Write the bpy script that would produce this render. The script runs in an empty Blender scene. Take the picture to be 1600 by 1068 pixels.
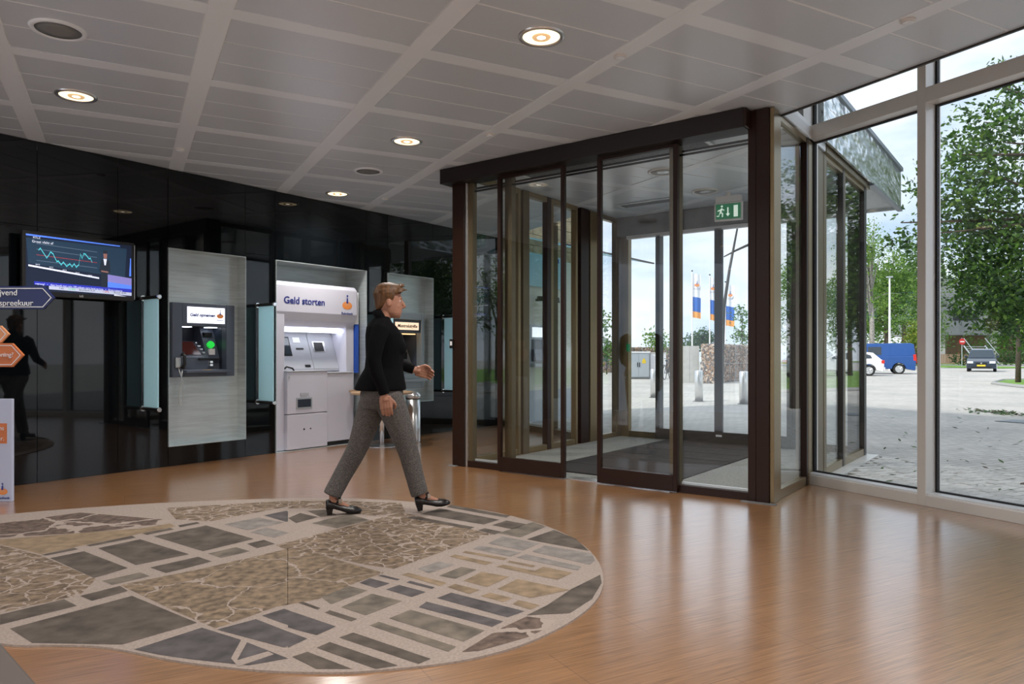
import bpy, bmesh, math, random
from mathutils import Vector, Matrix, Quaternion
random.seed(7)
R = math.radians
scene = bpy.context.scene
COL = scene.collection
# ---------------------------------------------------------------- frames
F_PX, HOR, EYE = 1135.0, 554.0, 1.2          # focal length and horizon in the 1600x1068 frame, eye height
PHI, THETA = R(36.85), R(28.07)              # cash-machine wall / vestibule axes, glass-facade axes
LX, LY = -0.567, 7.894                       # front left corner of the vestibule
CP, SP, CT, ST = math.cos(PHI), math.sin(PHI), math.cos(THETA), math.sin(THETA)
def VW(u, v, z=0.0): return Vector((LX + u*CP + v*SP, LY - u*SP + v*CP, z))
def FW(n, s, z=0.0): return Vector((n*CT - s*ST, n*ST + s*CT, z))
def floor_px(px, py, z=0.0):
    Y = (EYE - z)*F_PX/(py - HOR); return Vector(((px-800)/F_PX*Y, Y, z))
def at_px(px, py, Y): return Vector(((px-800)/F_PX*Y, Y, EYE + (HOR-py)*Y/F_PX))
CEIL = 3.2
FAC = 5.745                                  # facade plane (n)
WALL = -2.45                                 # face of the black wall (u)
# ---------------------------------------------------------------- camera
cd = bpy.data.cameras.new('camera'); cam = bpy.data.objects.new('camera', cd); COL.objects.link(cam)
cd.sensor_width = 36; cd.lens = F_PX/1600*36; cd.shift_y = (HOR-534)/1600
cd.clip_start = .05; cd.clip_end = 600
cam.location = (0, 0, EYE); cam.rotation_euler = (R(90), 0, 0)
scene.camera = cam
# ---------------------------------------------------------------- world: bright sky with soft cloud
w = bpy.data.worlds.new('sky'); scene.world = w; w.use_nodes = True
nt = w.node_tree; nt.nodes.clear()
o = nt.nodes.new('ShaderNodeOutputWorld'); bg = nt.nodes.new('ShaderNodeBackground')
tc = nt.nodes.new('ShaderNodeTexCoord'); mp = nt.nodes.new('ShaderNodeMapping'); nz = nt.nodes.new('ShaderNodeTexNoise'); cr = nt.nodes.new('ShaderNodeValToRGB')
mp.inputs['Scale'].default_value = (1.6, 1.6, 4.2)
nz.inputs['Scale'].default_value = 1.7; nz.inputs['Detail'].default_value = 7; nz.inputs['Roughness'].default_value = .55
cr.color_ramp.elements[0].position = .35; cr.color_ramp.elements[0].color = (.22, .285, .37, 1)
cr.color_ramp.elements[1].position = .64; cr.color_ramp.elements[1].color = (.465, .475, .50, 1)
e_ = cr.color_ramp.elements.new(.47); e_.color = (.36, .395, .46, 1)
nt.links.new(tc.outputs['Generated'], mp.inputs[0]); nt.links.new(mp.outputs[0], nz.inputs[0])
nt.links.new(nz.outputs[0], cr.inputs[0]); nt.links.new(cr.outputs[0], bg.inputs[0]); nt.links.new(bg.outputs[0], o.inputs[0])
bg.inputs[1].default_value = 2.3
# ---------------------------------------------------------------- sun: high behind the building, so its front lies in shade
sd = bpy.data.lights.new('sun', 'SUN'); sun = bpy.data.objects.new('sun', sd); COL.objects.link(sun)
el = R(40); d_ = Vector((CT*math.cos(el), ST*math.cos(el), -math.sin(el)))
sun.rotation_euler = d_.to_track_quat('-Z', 'Y').to_euler(); sun.location = (-20, -10, 25)
sd.energy = 2.6; sd.angle = R(2.5); sd.color = (1, .95, .87)
LAMP_W = 135                                   # watts of each ceiling downlight
vs = scene.view_settings
vs.view_transform = 'Standard'; vs.look = 'None'; vs.gamma = 1; vs.exposure = 0.38; vs.use_curve_mapping = False
scene.cycles.transparent_max_bounces = 40; scene.cycles.max_bounces = 10; scene.cycles.diffuse_bounces = 5; scene.cycles.glossy_bounces = 6
scene.cycles.sample_clamp_indirect = 4
# ---------------------------------------------------------------- materials
MAT = {}
def nodes(name):
    m = bpy.data.materials.new(name); m.use_nodes = True; MAT[name] = m
    t = m.node_tree; b = t.nodes['Principled BSDF']; return m, t, b
def mat(name, col, rough=.5, metal=0, noise=None, bump=None, emit=0, spec=.5, coat=0, ior=1.5):
    """plain procedural material; noise=(scale, amount, stretch) varies the colour, bump=(scale, strength)"""
    m, t, b = nodes(name)
    b.inputs['Base Color'].default_value = (*col, 1); b.inputs['Roughness'].default_value = rough; b.inputs['Metallic'].default_value = metal
    b.inputs['Specular IOR Level'].default_value = spec; b.inputs['Coat Weight'].default_value = coat; b.inputs['IOR'].default_value = ior
    if emit: b.inputs['Emission Color'].default_value = (*col, 1); b.inputs['Emission Strength'].default_value = emit
    if noise:
        c = t.nodes.new('ShaderNodeTexCoord'); p = t.nodes.new('ShaderNodeMapping'); n = t.nodes.new('ShaderNodeTexNoise'); r = t.nodes.new('ShaderNodeValToRGB')
        p.inputs['Scale'].default_value = noise[2] if len(noise) > 2 else (1, 1, 1)
        n.inputs['Scale'].default_value = noise[0]; n.inputs['Detail'].default_value = 5
        k = noise[1]
        r.color_ramp.elements[0].position = .3; r.color_ramp.elements[1].position = .7
        r.color_ramp.elements[0].color = (*[max(0, x*(1-k)) for x in col], 1); r.color_ramp.elements[1].color = (*[min(1, x*(1+k)) for x in col], 1)
        t.links.new(c.outputs['Object'], p.inputs[0]); t.links.new(p.outputs[0], n.inputs[0]); t.links.new(n.outputs[0], r.inputs[0]); t.links.new(r.outputs[0], b.inputs['Base Color'])
    if bump:
        c = t.nodes.new('ShaderNodeTexCoord'); n = t.nodes.new('ShaderNodeTexNoise'); bp = t.nodes.new('ShaderNodeBump')
        n.inputs['Scale'].default_value = bump[0]; n.inputs['Detail'].default_value = 2 if len(bump) > 3 else 4; bm = t.nodes.new('ShaderNodeMapping'); bm.inputs['Scale'].default_value = bump[3] if len(bump) > 3 else (1, 1, 1); bp.inputs['Strength'].default_value = bump[1]; bp.inputs['Distance'].default_value = bump[2] if len(bump) > 2 else .01
        t.links.new(c.outputs['Object'], bm.inputs[0]); t.links.new(bm.outputs[0], n.inputs[0]); t.links.new(n.outputs[0], bp.inputs['Height']); t.links.new(bp.outputs[0], b.inputs['Normal'])
    return m
def glassmat(name, tint, ior=1.5, rough=0.0):
    m = bpy.data.materials.new(name); m.use_nodes = True; MAT[name] = m; t = m.node_tree; t.nodes.clear()
    o = t.nodes.new('ShaderNodeOutputMaterial'); mx = t.nodes.new('ShaderNodeMixShader'); tr = t.nodes.new('ShaderNodeBsdfTransparent'); gl = t.nodes.new('ShaderNodeBsdfGlossy'); fr = t.nodes.new('ShaderNodeFresnel')
    tr.inputs[0].default_value = (*tint, 1); gl.inputs['Roughness'].default_value = rough; ge = t.nodes.new('ShaderNodeNewGeometry'); im = t.nodes.new('ShaderNodeMix'); im.inputs[2].default_value = ior; im.inputs[3].default_value = 1/ior   # same reflectance on both faces of a pane
    t.links.new(ge.outputs['Backfacing'], im.inputs[0]); t.links.new(im.outputs[0], fr.inputs[0])
    t.links.new(fr.outputs[0], mx.inputs[0]); t.links.new(tr.outputs[0], mx.inputs[1]); t.links.new(gl.outputs[0], mx.inputs[2]); t.links.new(mx.outputs[0], o.inputs[0])
    return m
glassmat('glass', (.982, .995, .99))
glassmat('car_glass', (.35, .4, .42))
mat('black_glass', (.003, .004, .005), .025, ior=1.47)
mat('black', (.006, .006, .006), .45); mat('rubber', (.015, .015, .016), .8)
mat('dark_brown', (.022, .008, .004), .4, 0, spec=.3); mat('header_brown', (.010, .0045, .003), .42, .1)
mat('bronze', (.27, .205, .115), .32, .75); mat('olive', (.15, .115, .065), .35, .5); mat('dark_frame', (.035, .033, .03), .4, .2)
mat('aluminium', (.68, .66, .63), .36, .25); mat('silver', (.72, .72, .72), .28, .9); mat('chrome', (.85, .85, .86), .12, 1)
mat('sill_white', (.75, .76, .78), .35, .2)
mat('brushed', (.58, .64, .65), .36, .55, noise=(3, .12, (1, 1, 14)))
mat('panel_grey', (.53, .59, .655), .3, spec=1, bump=(900, .03)); mat('strip_grey', (.71, .77, .83), .34, spec=.6); mat('ceiling_line', (.76, .79, .82), .5)
mat('cove', (.42, .41, .40), .6); mat('bounce_wall', (.68, .68, .68), .7); mat('plaster', (.62, .60, .55), .8)  # unseen hall walls are kept pale to bounce more light indoors
mat('white_plastic', (.60, .595, .68), .35); mat('grey_plastic', (.42, .43, .47), .4); mat('slate', (.075, .09, .125), .42); mat('navy_dark', (.02, .027, .045), .35)
mat('light_fascia', (.36, .40, .43), .38, .3)
mat('blue', (.02, .085, .46), .4); mat('sign_blue', (.006, .012, .085), .35); mat('orange', (.62, .17, .045), .45); mat('orange_light', (.75, .32, .14), .45); mat('white', (.82, .82, .84), .45)
mat('paper_lilac', (.52, .56, .72), .45)
mat('logo_orange', (.85, .28, .06), .4); mat('logo_blue', (.015, .03, .25), .4); mat('ink', (.015, .03, .22), .4); mat('ink_black', (.02, .02, .02), .4)
mat('sign_lit', (.90, .92, 1.0), .4, emit=.85); mat('sign_warm', (1, .72, .5), .4, emit=.75); mat('led', (.85, .9, 1), .4, emit=3); mat('led_warm', (1, .62, .3), .4, emit=1.1)
mat('green_led', (.02, .6, .06), .4, emit=.6); mat('lamp_mid', (.85, .55, .28), .3, emit=.5); mat('lamp_cream', (1, .80, .50), .4, emit=1.5); mat('lamp_core', (1, .93, .78), .4, emit=6); mat('lamp_off', (.55, .56, .52), .3)
mat('speaker_cloth', (.17, .18, .185), .8); mat('exit_green', (.0, .10, .035), .4, emit=.5); mat('exit_white', (.8, .95, .83), .4, emit=.4)
mat('screen_red', (.05, .014, .012), .2, emit=.3); mat('screen_dark', (.03, .04, .05), .08, spec=.9)
mat('wood_top', (.46, .30, .17), .4); mat('desk_grey', (.085, .070, .062), .5)
mat('brass_note', (.75, .45, .12), .5)
# frosted glass screens
m, t, b = nodes('frosted')
b.inputs['Base Color'].default_value = (.66, .90, .96, 1); b.inputs['Roughness'].default_value = .35
tl = t.nodes.new('ShaderNodeBsdfTranslucent'); tl.inputs[0].default_value = (.68, .93, 1.0, 1); mx = t.nodes.new('ShaderNodeMixShader'); mx.inputs[0].default_value = .55
t.links.new(b.outputs[0], mx.inputs[1]); t.links.new(tl.outputs[0], mx.inputs[2]); t.links.new(mx.outputs[0], t.nodes['Material Output'].inputs[0])
# vinyl floor with fine wood lines running across the facade
m, t, b = nodes('vinyl')
c = t.nodes.new('ShaderNodeTexCoord'); p = t.nodes.new('ShaderNodeMapping'); p.inputs['Scale'].default_value = (3.2, 105, 1)
n1 = t.nodes.new('ShaderNodeTexNoise'); n1.inputs['Scale'].default_value = 1.0; n1.inputs['Detail'].default_value = 4; n1.inputs['Roughness'].default_value = .65
r1 = t.nodes.new('ShaderNodeValToRGB'); r1.color_ramp.elements[0].position = .32; r1.color_ramp.elements[1].position = .68
r1.color_ramp.elements[0].color = (.20, .088, .030, 1); r1.color_ramp.elements[1].color = (.43, .215, .088, 1)
br = t.nodes.new('ShaderNodeTexBrick'); br.inputs['Scale'].default_value = 1; br.inputs['Brick Width'].default_value = 1.0; br.inputs['Row Height'].default_value = .5; br.inputs['Mortar Size'].default_value = .0016
br.inputs['Color1'].default_value = (1, 1, 1, 1); br.inputs['Color2'].default_value = (.93, .93, .93, 1); br.inputs['Mortar'].default_value = (.55, .5, .45, 1)
ml = t.nodes.new('ShaderNodeMix'); ml.data_type = 'RGBA'; ml.blend_type = 'MULTIPLY'; ml.inputs[0].default_value = 1
bp = t.nodes.new('ShaderNodeBump'); bp.inputs['Strength'].default_value = .06; bp.inputs['Distance'].default_value = .004
t.links.new(c.outputs['Object'], p.inputs[0]); t.links.new(p.outputs[0], n1.inputs[0]); t.links.new(n1.outputs[0], r1.inputs[0]); t.links.new(c.outputs['Object'], br.inputs[0])
t.links.new(r1.outputs[0], ml.inputs[6]); t.links.new(br.outputs[0], ml.inputs[7]); t.links.new(ml.outputs[2], b.inputs['Base Color']); t.links.new(n1.outputs[0], bp.inputs['Height']); t.links.new(bp.outputs[0], b.inputs['Normal'])
b.inputs['Roughness'].default_value = .32; b.inputs['Coat Weight'].default_value = 1; b.inputs['Coat Roughness'].default_value = .19; b.inputs['Coat IOR'].default_value = 2.9
# clinker paving outdoors
m, t, b = nodes('paving')
c = t.nodes.new('ShaderNodeTexCoord'); br = t.nodes.new('ShaderNodeTexBrick'); br.inputs['Scale'].default_value = 1; br.inputs['Brick Width'].default_value = .21; br.inputs['Row Height'].default_value = .105; br.inputs['Mortar Size'].default_value = .005
br.inputs['Color1'].default_value = (.58, .56, .53, 1); br.inputs['Color2'].default_value = (.48, .465, .44, 1); br.inputs['Mortar'].default_value = (.26, .25, .22, 1)
n1 = t.nodes.new('ShaderNodeTexNoise'); n1.inputs['Scale'].default_value = .35; n1.inputs['Detail'].default_value = 6
r1 = t.nodes.new('ShaderNodeValToRGB'); r1.color_ramp.elements[0].position = .3; r1.color_ramp.elements[1].position = .7; r1.color_ramp.elements[0].color = (.82, .82, .82, 1); r1.color_ramp.elements[1].color = (1.12, 1.1, 1.08, 1)
ml = t.nodes.new('ShaderNodeMix'); ml.data_type = 'RGBA'; ml.blend_type = 'MULTIPLY'; ml.inputs[0].default_value = 1
t.links.new(c.outputs['Object'], br.inputs[0]); t.links.new(c.outputs['Object'], n1.inputs[0]); t.links.new(n1.outputs[0], r1.inputs[0]); t.links.new(br.outputs[0], ml.inputs[6]); t.links.new(r1.outputs[0], ml.inputs[7]); t.links.new(ml.outputs[2], b.inputs['Base Color'])
b.inputs['Roughness'].default_value = .85
for i, cc in enumerate([(.58, .56, .53), (.53, .51, .48), (.48, .465, .44)]): mat('paver_%d' % i, cc, .85, noise=(30, .15))
mat('joint_sand', (.28, .27, .24), .95)
mat('grass', (.16, .30, .045), .9, noise=(6, .4), bump=(60, .5)); mat('kerb', (.36, .36, .35), .85); mat('asphalt', (.27, .27, .28), .9)
mat('mat_grey', (.22, .225, .21), .95, noise=(160, .6)); mat('mat_dark', (.022, .018, .017), .95, noise=(200, .5)); mat('mat_line', (.11, .09, .08), .6)
# carpet
mat('carpet_road', (.31, .25, .215), .95, noise=(90, .18)); mat('carpet_dark', (.085, .067, .053), .95, noise=(9, .45)); mat('carpet_blue', (.076, .066, .066), .95, noise=(10, .4))
mat('carpet_tan', (.225, .160, .100), .95, noise=(12, .3)); mat('carpet_grey', (.205, .182, .165), .95, noise=(12, .25)); mat('carpet_taupe', (.14, .115, .09), .95, noise=(10, .4)); mat('carpet_edge', (.04, .035, .03), .9)
for nm, sc, wd, base in (('carpet_veins', 8.0, .036, (.165, .115, .075)), ('carpet_lanes', 2.2, .011, (.185, .132, .086)), ('carpet_rust', 2.6, .045, (.11, .075, .058))):
    m, t, b = nodes(nm)
    c = t.nodes.new('ShaderNodeTexCoord'); v = t.nodes.new('ShaderNodeTexVoronoi'); v.feature = 'DISTANCE_TO_EDGE'; v.inputs['Scale'].default_value = sc
    nn = t.nodes.new('ShaderNodeTexNoise'); nn.inputs['Scale'].default_value = 5; nn.inputs['Detail'].default_value = 4
    va = t.nodes.new('ShaderNodeVectorMath'); va.operation = 'MULTIPLY_ADD'; va.inputs[1].default_value = (.3, .3, 0)
    n2 = t.nodes.new('ShaderNodeTexNoise'); n2.inputs['Scale'].default_value = 22; n2.inputs['Detail'].default_value = 7
    r2 = t.nodes.new('ShaderNodeValToRGB'); r2.color_ramp.elements[0].position = .3; r2.color_ramp.elements[1].position = .7
    r2.color_ramp.elements[0].color = (*[x*.45 for x in base], 1); r2.color_ramp.elements[1].color = (*[x*1.5 for x in base], 1)
    st = t.nodes.new('ShaderNodeMath'); st.operation = 'LESS_THAN'; st.inputs[1].default_value = wd
    ml = t.nodes.new('ShaderNodeMix'); ml.data_type = 'RGBA'; ml.inputs[7].default_value = (.33, .265, .225, 1)
    t.links.new(c.outputs['Object'], nn.inputs[0]); t.links.new(nn.outputs['Color'], va.inputs[0]); t.links.new(c.outputs['Object'], va.inputs[2]); t.links.new(va.outputs[0], v.inputs[0])
    t.links.new(c.outputs['Object'], n2.inputs[0]); t.links.new(n2.outputs[0], r2.inputs[0]); t.links.new(v.outputs['Distance'], st.inputs[0])
    t.links.new(st.outputs[0], ml.inputs[0]); t.links.new(r2.outputs[0], ml.inputs[6]); t.links.new(ml.outputs[2], b.inputs['Base Color']); b.inputs['Roughness'].default_value = .95
# person
mat('skin', (.42, .20, .13), .5, noise=(20, .12)); mat('hair', (.12, .052, .016), .55, noise=(60, .5, (1, 1, .25))); mat('cardigan', (.003, .003, .004), .9, bump=(250, .3), spec=.15); mat('shoe', (.012, .009, .009), .28)
m, t, b = nodes('trousers')
c = t.nodes.new('ShaderNodeTexCoord'); w1 = t.nodes.new('ShaderNodeTexWave'); w1.bands_direction = 'Z'; w1.inputs['Scale'].default_value = 34; w1.inputs['Distortion'].default_value = 5; w1.inputs['Detail'].default_value = 3; w1.inputs['Detail Scale'].default_value = 6
n2 = t.nodes.new('ShaderNodeTexNoise'); n2.inputs['Scale'].default_value = 170; mxx = t.nodes.new('ShaderNodeMath'); mxx.operation = 'MULTIPLY'
r2 = t.nodes.new('ShaderNodeValToRGB'); r2.color_ramp.elements[0].position = .1; r2.color_ramp.elements[1].position = .6; r2.color_ramp.elements[0].color = (.045, .04, .038, 1); r2.color_ramp.elements[1].color = (.23, .205, .19, 1)
t.links.new(c.outputs['Object'], w1.inputs[0]); t.links.new(c.outputs['Object'], n2.inputs[0]); t.links.new(w1.outputs['Fac'], mxx.inputs[0]); t.links.new(n2.outputs[0], mxx.inputs[1]); t.links.new(mxx.outputs[0], r2.inputs[0]); t.links.new(r2.outputs[0], b.inputs['Base Color']); b.inputs['Roughness'].default_value = .9
# outdoors
mat('bark', (.085, .065, .05), .9, noise=(12, .4)); mat('birch', (.33, .31, .28), .8, noise=(9, .5))
for i, cc in enumerate([(.055, .12, .022), (.10, .20, .035), (.17, .27, .05), (.30, .33, .06), (.035, .075, .028), (.33, .21, .06)]):
    m, t, b = nodes('leaf_%d' % i); b.inputs['Base Color'].default_value = (*cc, 1); b.inputs['Roughness'].default_value = .55
    tl = t.nodes.new('ShaderNodeBsdfTranslucent'); tl.inputs[0].default_value = (cc[0]*1.3, cc[1]*1.5, cc[2], 1); mx = t.nodes.new('ShaderNodeMixShader'); mx.inputs[0].default_value = .35
    t.links.new(b.outputs[0], mx.inputs[1]); t.links.new(tl.outputs[0], mx.inputs[2]); t.links.new(mx.outputs[0], t.nodes['Material Output'].inputs[0])
for i, cc in enumerate([(.38, .25, .17), (.22, .16, .12), (.46, .38, .32), (.17, .16, .16)]): mat('stone_%d' % i, [x*1.15 for x in cc], .9)
mat('wire', (.45, .46, .46), .5, .6); mat('concrete', (.56, .55, .52), .85, noise=(4, .1)); mat('concrete_dark', (.16, .16, .16), .85, noise=(5, .2)); mat('cabinet_grey', (.42, .46, .50), .5)
mat('cream', (.62, .63, .54), .7); mat('sandstone', (.46, .36, .22), .85, noise=(5, .25)); mat('yellow', (.85, .60, .03), .5); mat('red', (.55, .02, .02), .4); mat('building_grey', (.24, .25, .26), .7); mat('timber', (.30, .21, .13), .8)
mat('canopy_metal', (.78, .81, .82), .2, .9, bump=(2.2, 1, .09, (1, .8, 2.6))); mat('canopy_cap', (.20, .23, .26), .4, .5); mat('soffit', (.60, .61, .60), .6)
mat('paint_white', (.80, .80, .82), .25, coat=.5); mat('paint_blue', (.012, .075, .29), .25, coat=.5); mat('paint_navy', (.025, .04, .065), .22, .3, coat=.6); mat('paint_red', (.40, .03, .03), .3, coat=.5); mat('paint_silver', (.45, .47, .50), .3, .5, coat=.4)
mat('tail_red', (.65, .03, .02), .25); mat('headlamp', (.75, .78, .80), .15); mat('flag_white', (.82, .84, .88), .8); mat('flag_blue', (.03, .14, .52), .8); mat('flag_orange', (.85, .36, .08), .8)
# ---------------------------------------------------------------- mesh builder
class MB:
    def __init__(s): s.v = []; s.f = []; s.m = []; s.k = 0
    def mi(s, k): s.k = k; return s
    def add(s, vs, fs):
        o = len(s.v); s.v += [tuple(q) for q in vs]
        for f in fs: s.f.append(tuple(i+o for i in f)); s.m.append(s.k)
        return s
    def box(s, x0, x1, y0, y1, z0, z1):
        x0, x1 = sorted((x0, x1)); y0, y1 = sorted((y0, y1)); z0, z1 = sorted((z0, z1))
        return s.add([(x0,y0,z0),(x1,y0,z0),(x1,y1,z0),(x0,y1,z0),(x0,y0,z1),(x1,y0,z1),(x1,y1,z1),(x0,y1,z1)], [(3,2,1,0),(4,5,6,7),(0,1,5,4),(1,2,6,5),(2,3,7,6),(3,0,4,7)])
    def prism(s, poly, a, b, axis='z', half=None):
        """polygon extruded a..b along axis; half(p) optionally gives a symmetric half-thickness per corner"""
        def P(q, h):
            return {'z': (q[0], q[1], h), 'y': (q[0], h, q[1]), 'x': (h, q[0], q[1])}[axis]
        n = len(poly)
        lo = [P(q, -half(q) if half else a) for q in poly]; hi = [P(q, half(q) if half else b) for q in poly]
        area = sum(poly[i][0]*poly[(i+1) % n][1]-poly[(i+1) % n][0]*poly[i][1] for i in range(n))
        if (area < 0) != (axis == 'y'): lo, hi = lo[::-1], hi[::-1]
        return s.add(lo+hi, [tuple(range(n-1, -1, -1)), tuple(range(n, 2*n))] + [(i, (i+1) % n, n+(i+1) % n, n+i) for i in range(n)])
    def rings(s, rs, cap=True, close=True):
        n = len(rs[0]); vs = [p for r in rs for p in r]; fs = []
        for j in range(len(rs)-1):
            for i in range(n if close else n-1): fs.append((j*n+i, j*n+(i+1) % n, (j+1)*n+(i+1) % n, (j+1)*n+i))
        if cap: fs += [tuple(range(n-1, -1, -1)), tuple(range((len(rs)-1)*n, len(rs)*n))]
        return s.add(vs, fs)
    def tube(s, pts, rad, seg=10, cap=True, flat=1.0):
        pts = [Vector(q) for q in pts]; n = len(pts)
        if not isinstance(rad, (list, tuple)): rad = [rad]*n
        rs = []; up = None
        for i, q in enumerate(pts):
            d = (pts[min(i+1, n-1)]-pts[max(i-1, 0)]).normalized()
            if up is None: up = Vector((0, 0, 1)) if abs(d.z) < .9 else Vector((1, 0, 0))
            x = up.cross(d)
            if x.length < 1e-4: x = Vector((1, .3, .2)).cross(d)
            x.normalize(); y = d.cross(x); up = y
            rs.append([q + x*(rad[i]*math.cos(2*math.pi*k/seg)) + y*(rad[i]*flat*math.sin(2*math.pi*k/seg)) for k in range(seg)])
        return s.rings(rs, cap)
    def cyl(s, a, b, r, seg=16, r2=None): return s.tube([a, b], [r, r if r2 is None else r2], seg)
    def lathe(s, prof, c=(0, 0, 0), seg=24, cap=True):
        return s.rings([[(c[0]+r*math.cos(2*math.pi*k/seg), c[1]+r*math.sin(2*math.pi*k/seg), c[2]+z) for k in range(seg)] for r, z in prof], cap)
    def ball(s, c, r, seg=12, rr=8):
        r = r if isinstance(r, (tuple, list)) else (r, r, r)
        return s.rings([[(c[0]+r[0]*math.sin(a)*math.cos(2*math.pi*k/seg), c[1]+r[1]*math.sin(a)*math.sin(2*math.pi*k/seg), c[2]-r[2]*math.cos(a)) for k in range(seg)] for a in [math.pi*(j+.12)/(rr+.24) for j in range(rr+1)]])
    def ell(s, rows, seg=20):
        """stack of horizontal ellipses: (cx, cy, z, rx, ry)"""
        return s.rings([[(cx+rx*math.cos(2*math.pi*k/seg), cy+ry*math.sin(2*math.pi*k/seg), z) for k in range(seg)] for cx, cy, z, rx, ry in rows])
    def build(s, name, mats, parent=None, loc=(0, 0, 0), rz=0, smooth=False, bevel=0, seg=2):
        me = bpy.data.meshes.new(name); me.from_pydata(s.v, [], s.f)
        for q in (mats if isinstance(mats, (list, tuple)) else [mats]): me.materials.append(MAT[q])
        me.polygons.foreach_set('material_index', s.m)
        if smooth: me.polygons.foreach_set('use_smooth', [True]*len(s.f))
        me.update()
        ob = bpy.data.objects.new(name, me); COL.objects.link(ob); ob.location = loc; ob.rotation_euler[2] = rz
        if parent: ob.parent = parent
        if bevel:
            bv = ob.modifiers.new('bevel', 'BEVEL'); bv.width = bevel; bv.segments = seg; bv.limit_method = 'ANGLE'; bv.angle_limit = R(40)
        return ob
def tag(o, label=None, cat=None, group=None, kind=None):
    for k, q in (('label', label), ('category', cat), ('group', group), ('kind', kind)):
        if q: o[k] = q
    return o
def thing(name, label, cat, loc, rz=0, group=None):
    o = bpy.data.objects.new(name, None); COL.objects.link(o); o.location = loc; o.rotation_euler[2] = rz; o.empty_display_size = .1
    return tag(o, label, cat, group)
def struct(name, loc=(0, 0, 0), rz=0, label=None):
    o = bpy.data.objects.new(name, None); COL.objects.link(o); o.location = loc; o.rotation_euler[2] = rz; o.empty_display_size = .1
    return tag(o, label, None, None, 'structure')
def box(name, m, dims, parent=None, bevel=0, **k): return MB().box(*dims).build(name, m, parent, bevel=bevel, **k)
def text(body, size, m, parent, loc, rot, align='CENTER', name='lettering', extrude=.0012, shear=0, sx=1.0, bold=0.0):
    c = bpy.data.curves.new(name, 'FONT'); c.body = body; c.size = size; c.align_x = align; c.align_y = 'CENTER'; c.extrude = extrude; c.offset = bold; c.shear = shear; c.resolution_u = 3
    c.materials.append(MAT[m]); tmp = bpy.data.objects.new('tmp', c); me = bpy.data.meshes.new_from_object(tmp); bpy.data.objects.remove(tmp); o = bpy.data.objects.new(name, me); COL.objects.link(o); o.parent = parent; o.location = loc; o.rotation_euler = rot; o.scale[0] = sx
    return o
WALLROT = (R(90), 0, R(90))                  # lettering on something that faces local +x
FRONTROT = (R(90), 0, 0)                     # lettering on something that faces local -y
def logo(parent, at, s, frame='x', name='logo'):
    """sundial emblem: small blue figure standing on an orange tilted disc; s is its height"""
    def P(a, b, d): return (at[0]+d, at[1]+a, at[2]+b) if frame == 'x' else (at[0]+a, at[1]-d, at[2]+b)
    m = MB(); N = 18
    ring = [(.42*s*math.cos(2*math.pi*i/N), -.18*s+.26*s*math.sin(2*math.pi*i/N)) for i in range(N)]
    m.add([P(a, b, .002) for a, b in ring], [tuple(range(N))])
    m.mi(1).add([P(a*.6+.02*s, (b+.18*s)*.45-.10*s, .003) for a, b in ring], [tuple(range(N))])
    m.mi(2).add([P(a, b, .004) for a, b in [(-.08*s, -.04*s), (.08*s, -.04*s), (.06*s, .28*s), (0, .38*s), (-.05*s, .28*s)]], [(0, 1, 2, 3, 4)])
    m.add([P(.01*s+.07*s*math.cos(2*math.pi*i/8), .46*s+.08*s*math.sin(2*math.pi*i/8), .004) for i in range(8)], [tuple(range(8))])
    return m.build(name, ['logo_orange', 'orange_light', 'logo_blue'], parent)
# ================================================================ THE SETTING
def uv_of(n, s):
    P = FW(n, s); dx, dy = P.x-LX, P.y-LY; return dx*CP-dy*SP, dx*SP+dy*CP
_u0, _v0 = uv_of(0, 0); _un, _vn = uv_of(1, 0); _us, _vs = uv_of(0, 1)
def half_u(umax=None, umin=None):            # half planes in (n, s): a*n + b*s <= c
    a, b = _un-_u0, _us-_u0
    return (a, b, umax-_u0) if umax is not None else (-a, -b, -(umin-_u0))
def half_v(vmax=None, vmin=None):
    a, b = _vn-_v0, _vs-_v0
    return (a, b, vmax-_v0) if vmax is not None else (-a, -b, -(vmin-_v0))
def clip(poly, planes):
    for a, b, c in planes:
        out = []
        for i, p in enumerate(poly):
            q = poly[(i+1) % len(poly)]; dp, dq = a*p[0]+b*p[1]-c, a*q[0]+b*q[1]-c
            if dp <= 0: out.append(p)
            if dp*dq < 0: k = dp/(dp-dq); out.append((p[0]+k*(q[0]-p[0]), p[1]+k*(q[1]-p[1])))
        poly = out
        if len(poly) < 3: return None
    area = abs(sum(poly[i][0]*poly[(i+1) % len(poly)][1]-poly[(i+1) % len(poly)][0]*poly[i][1] for i in range(len(poly))))/2
    return poly if area > .004 else None
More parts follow.
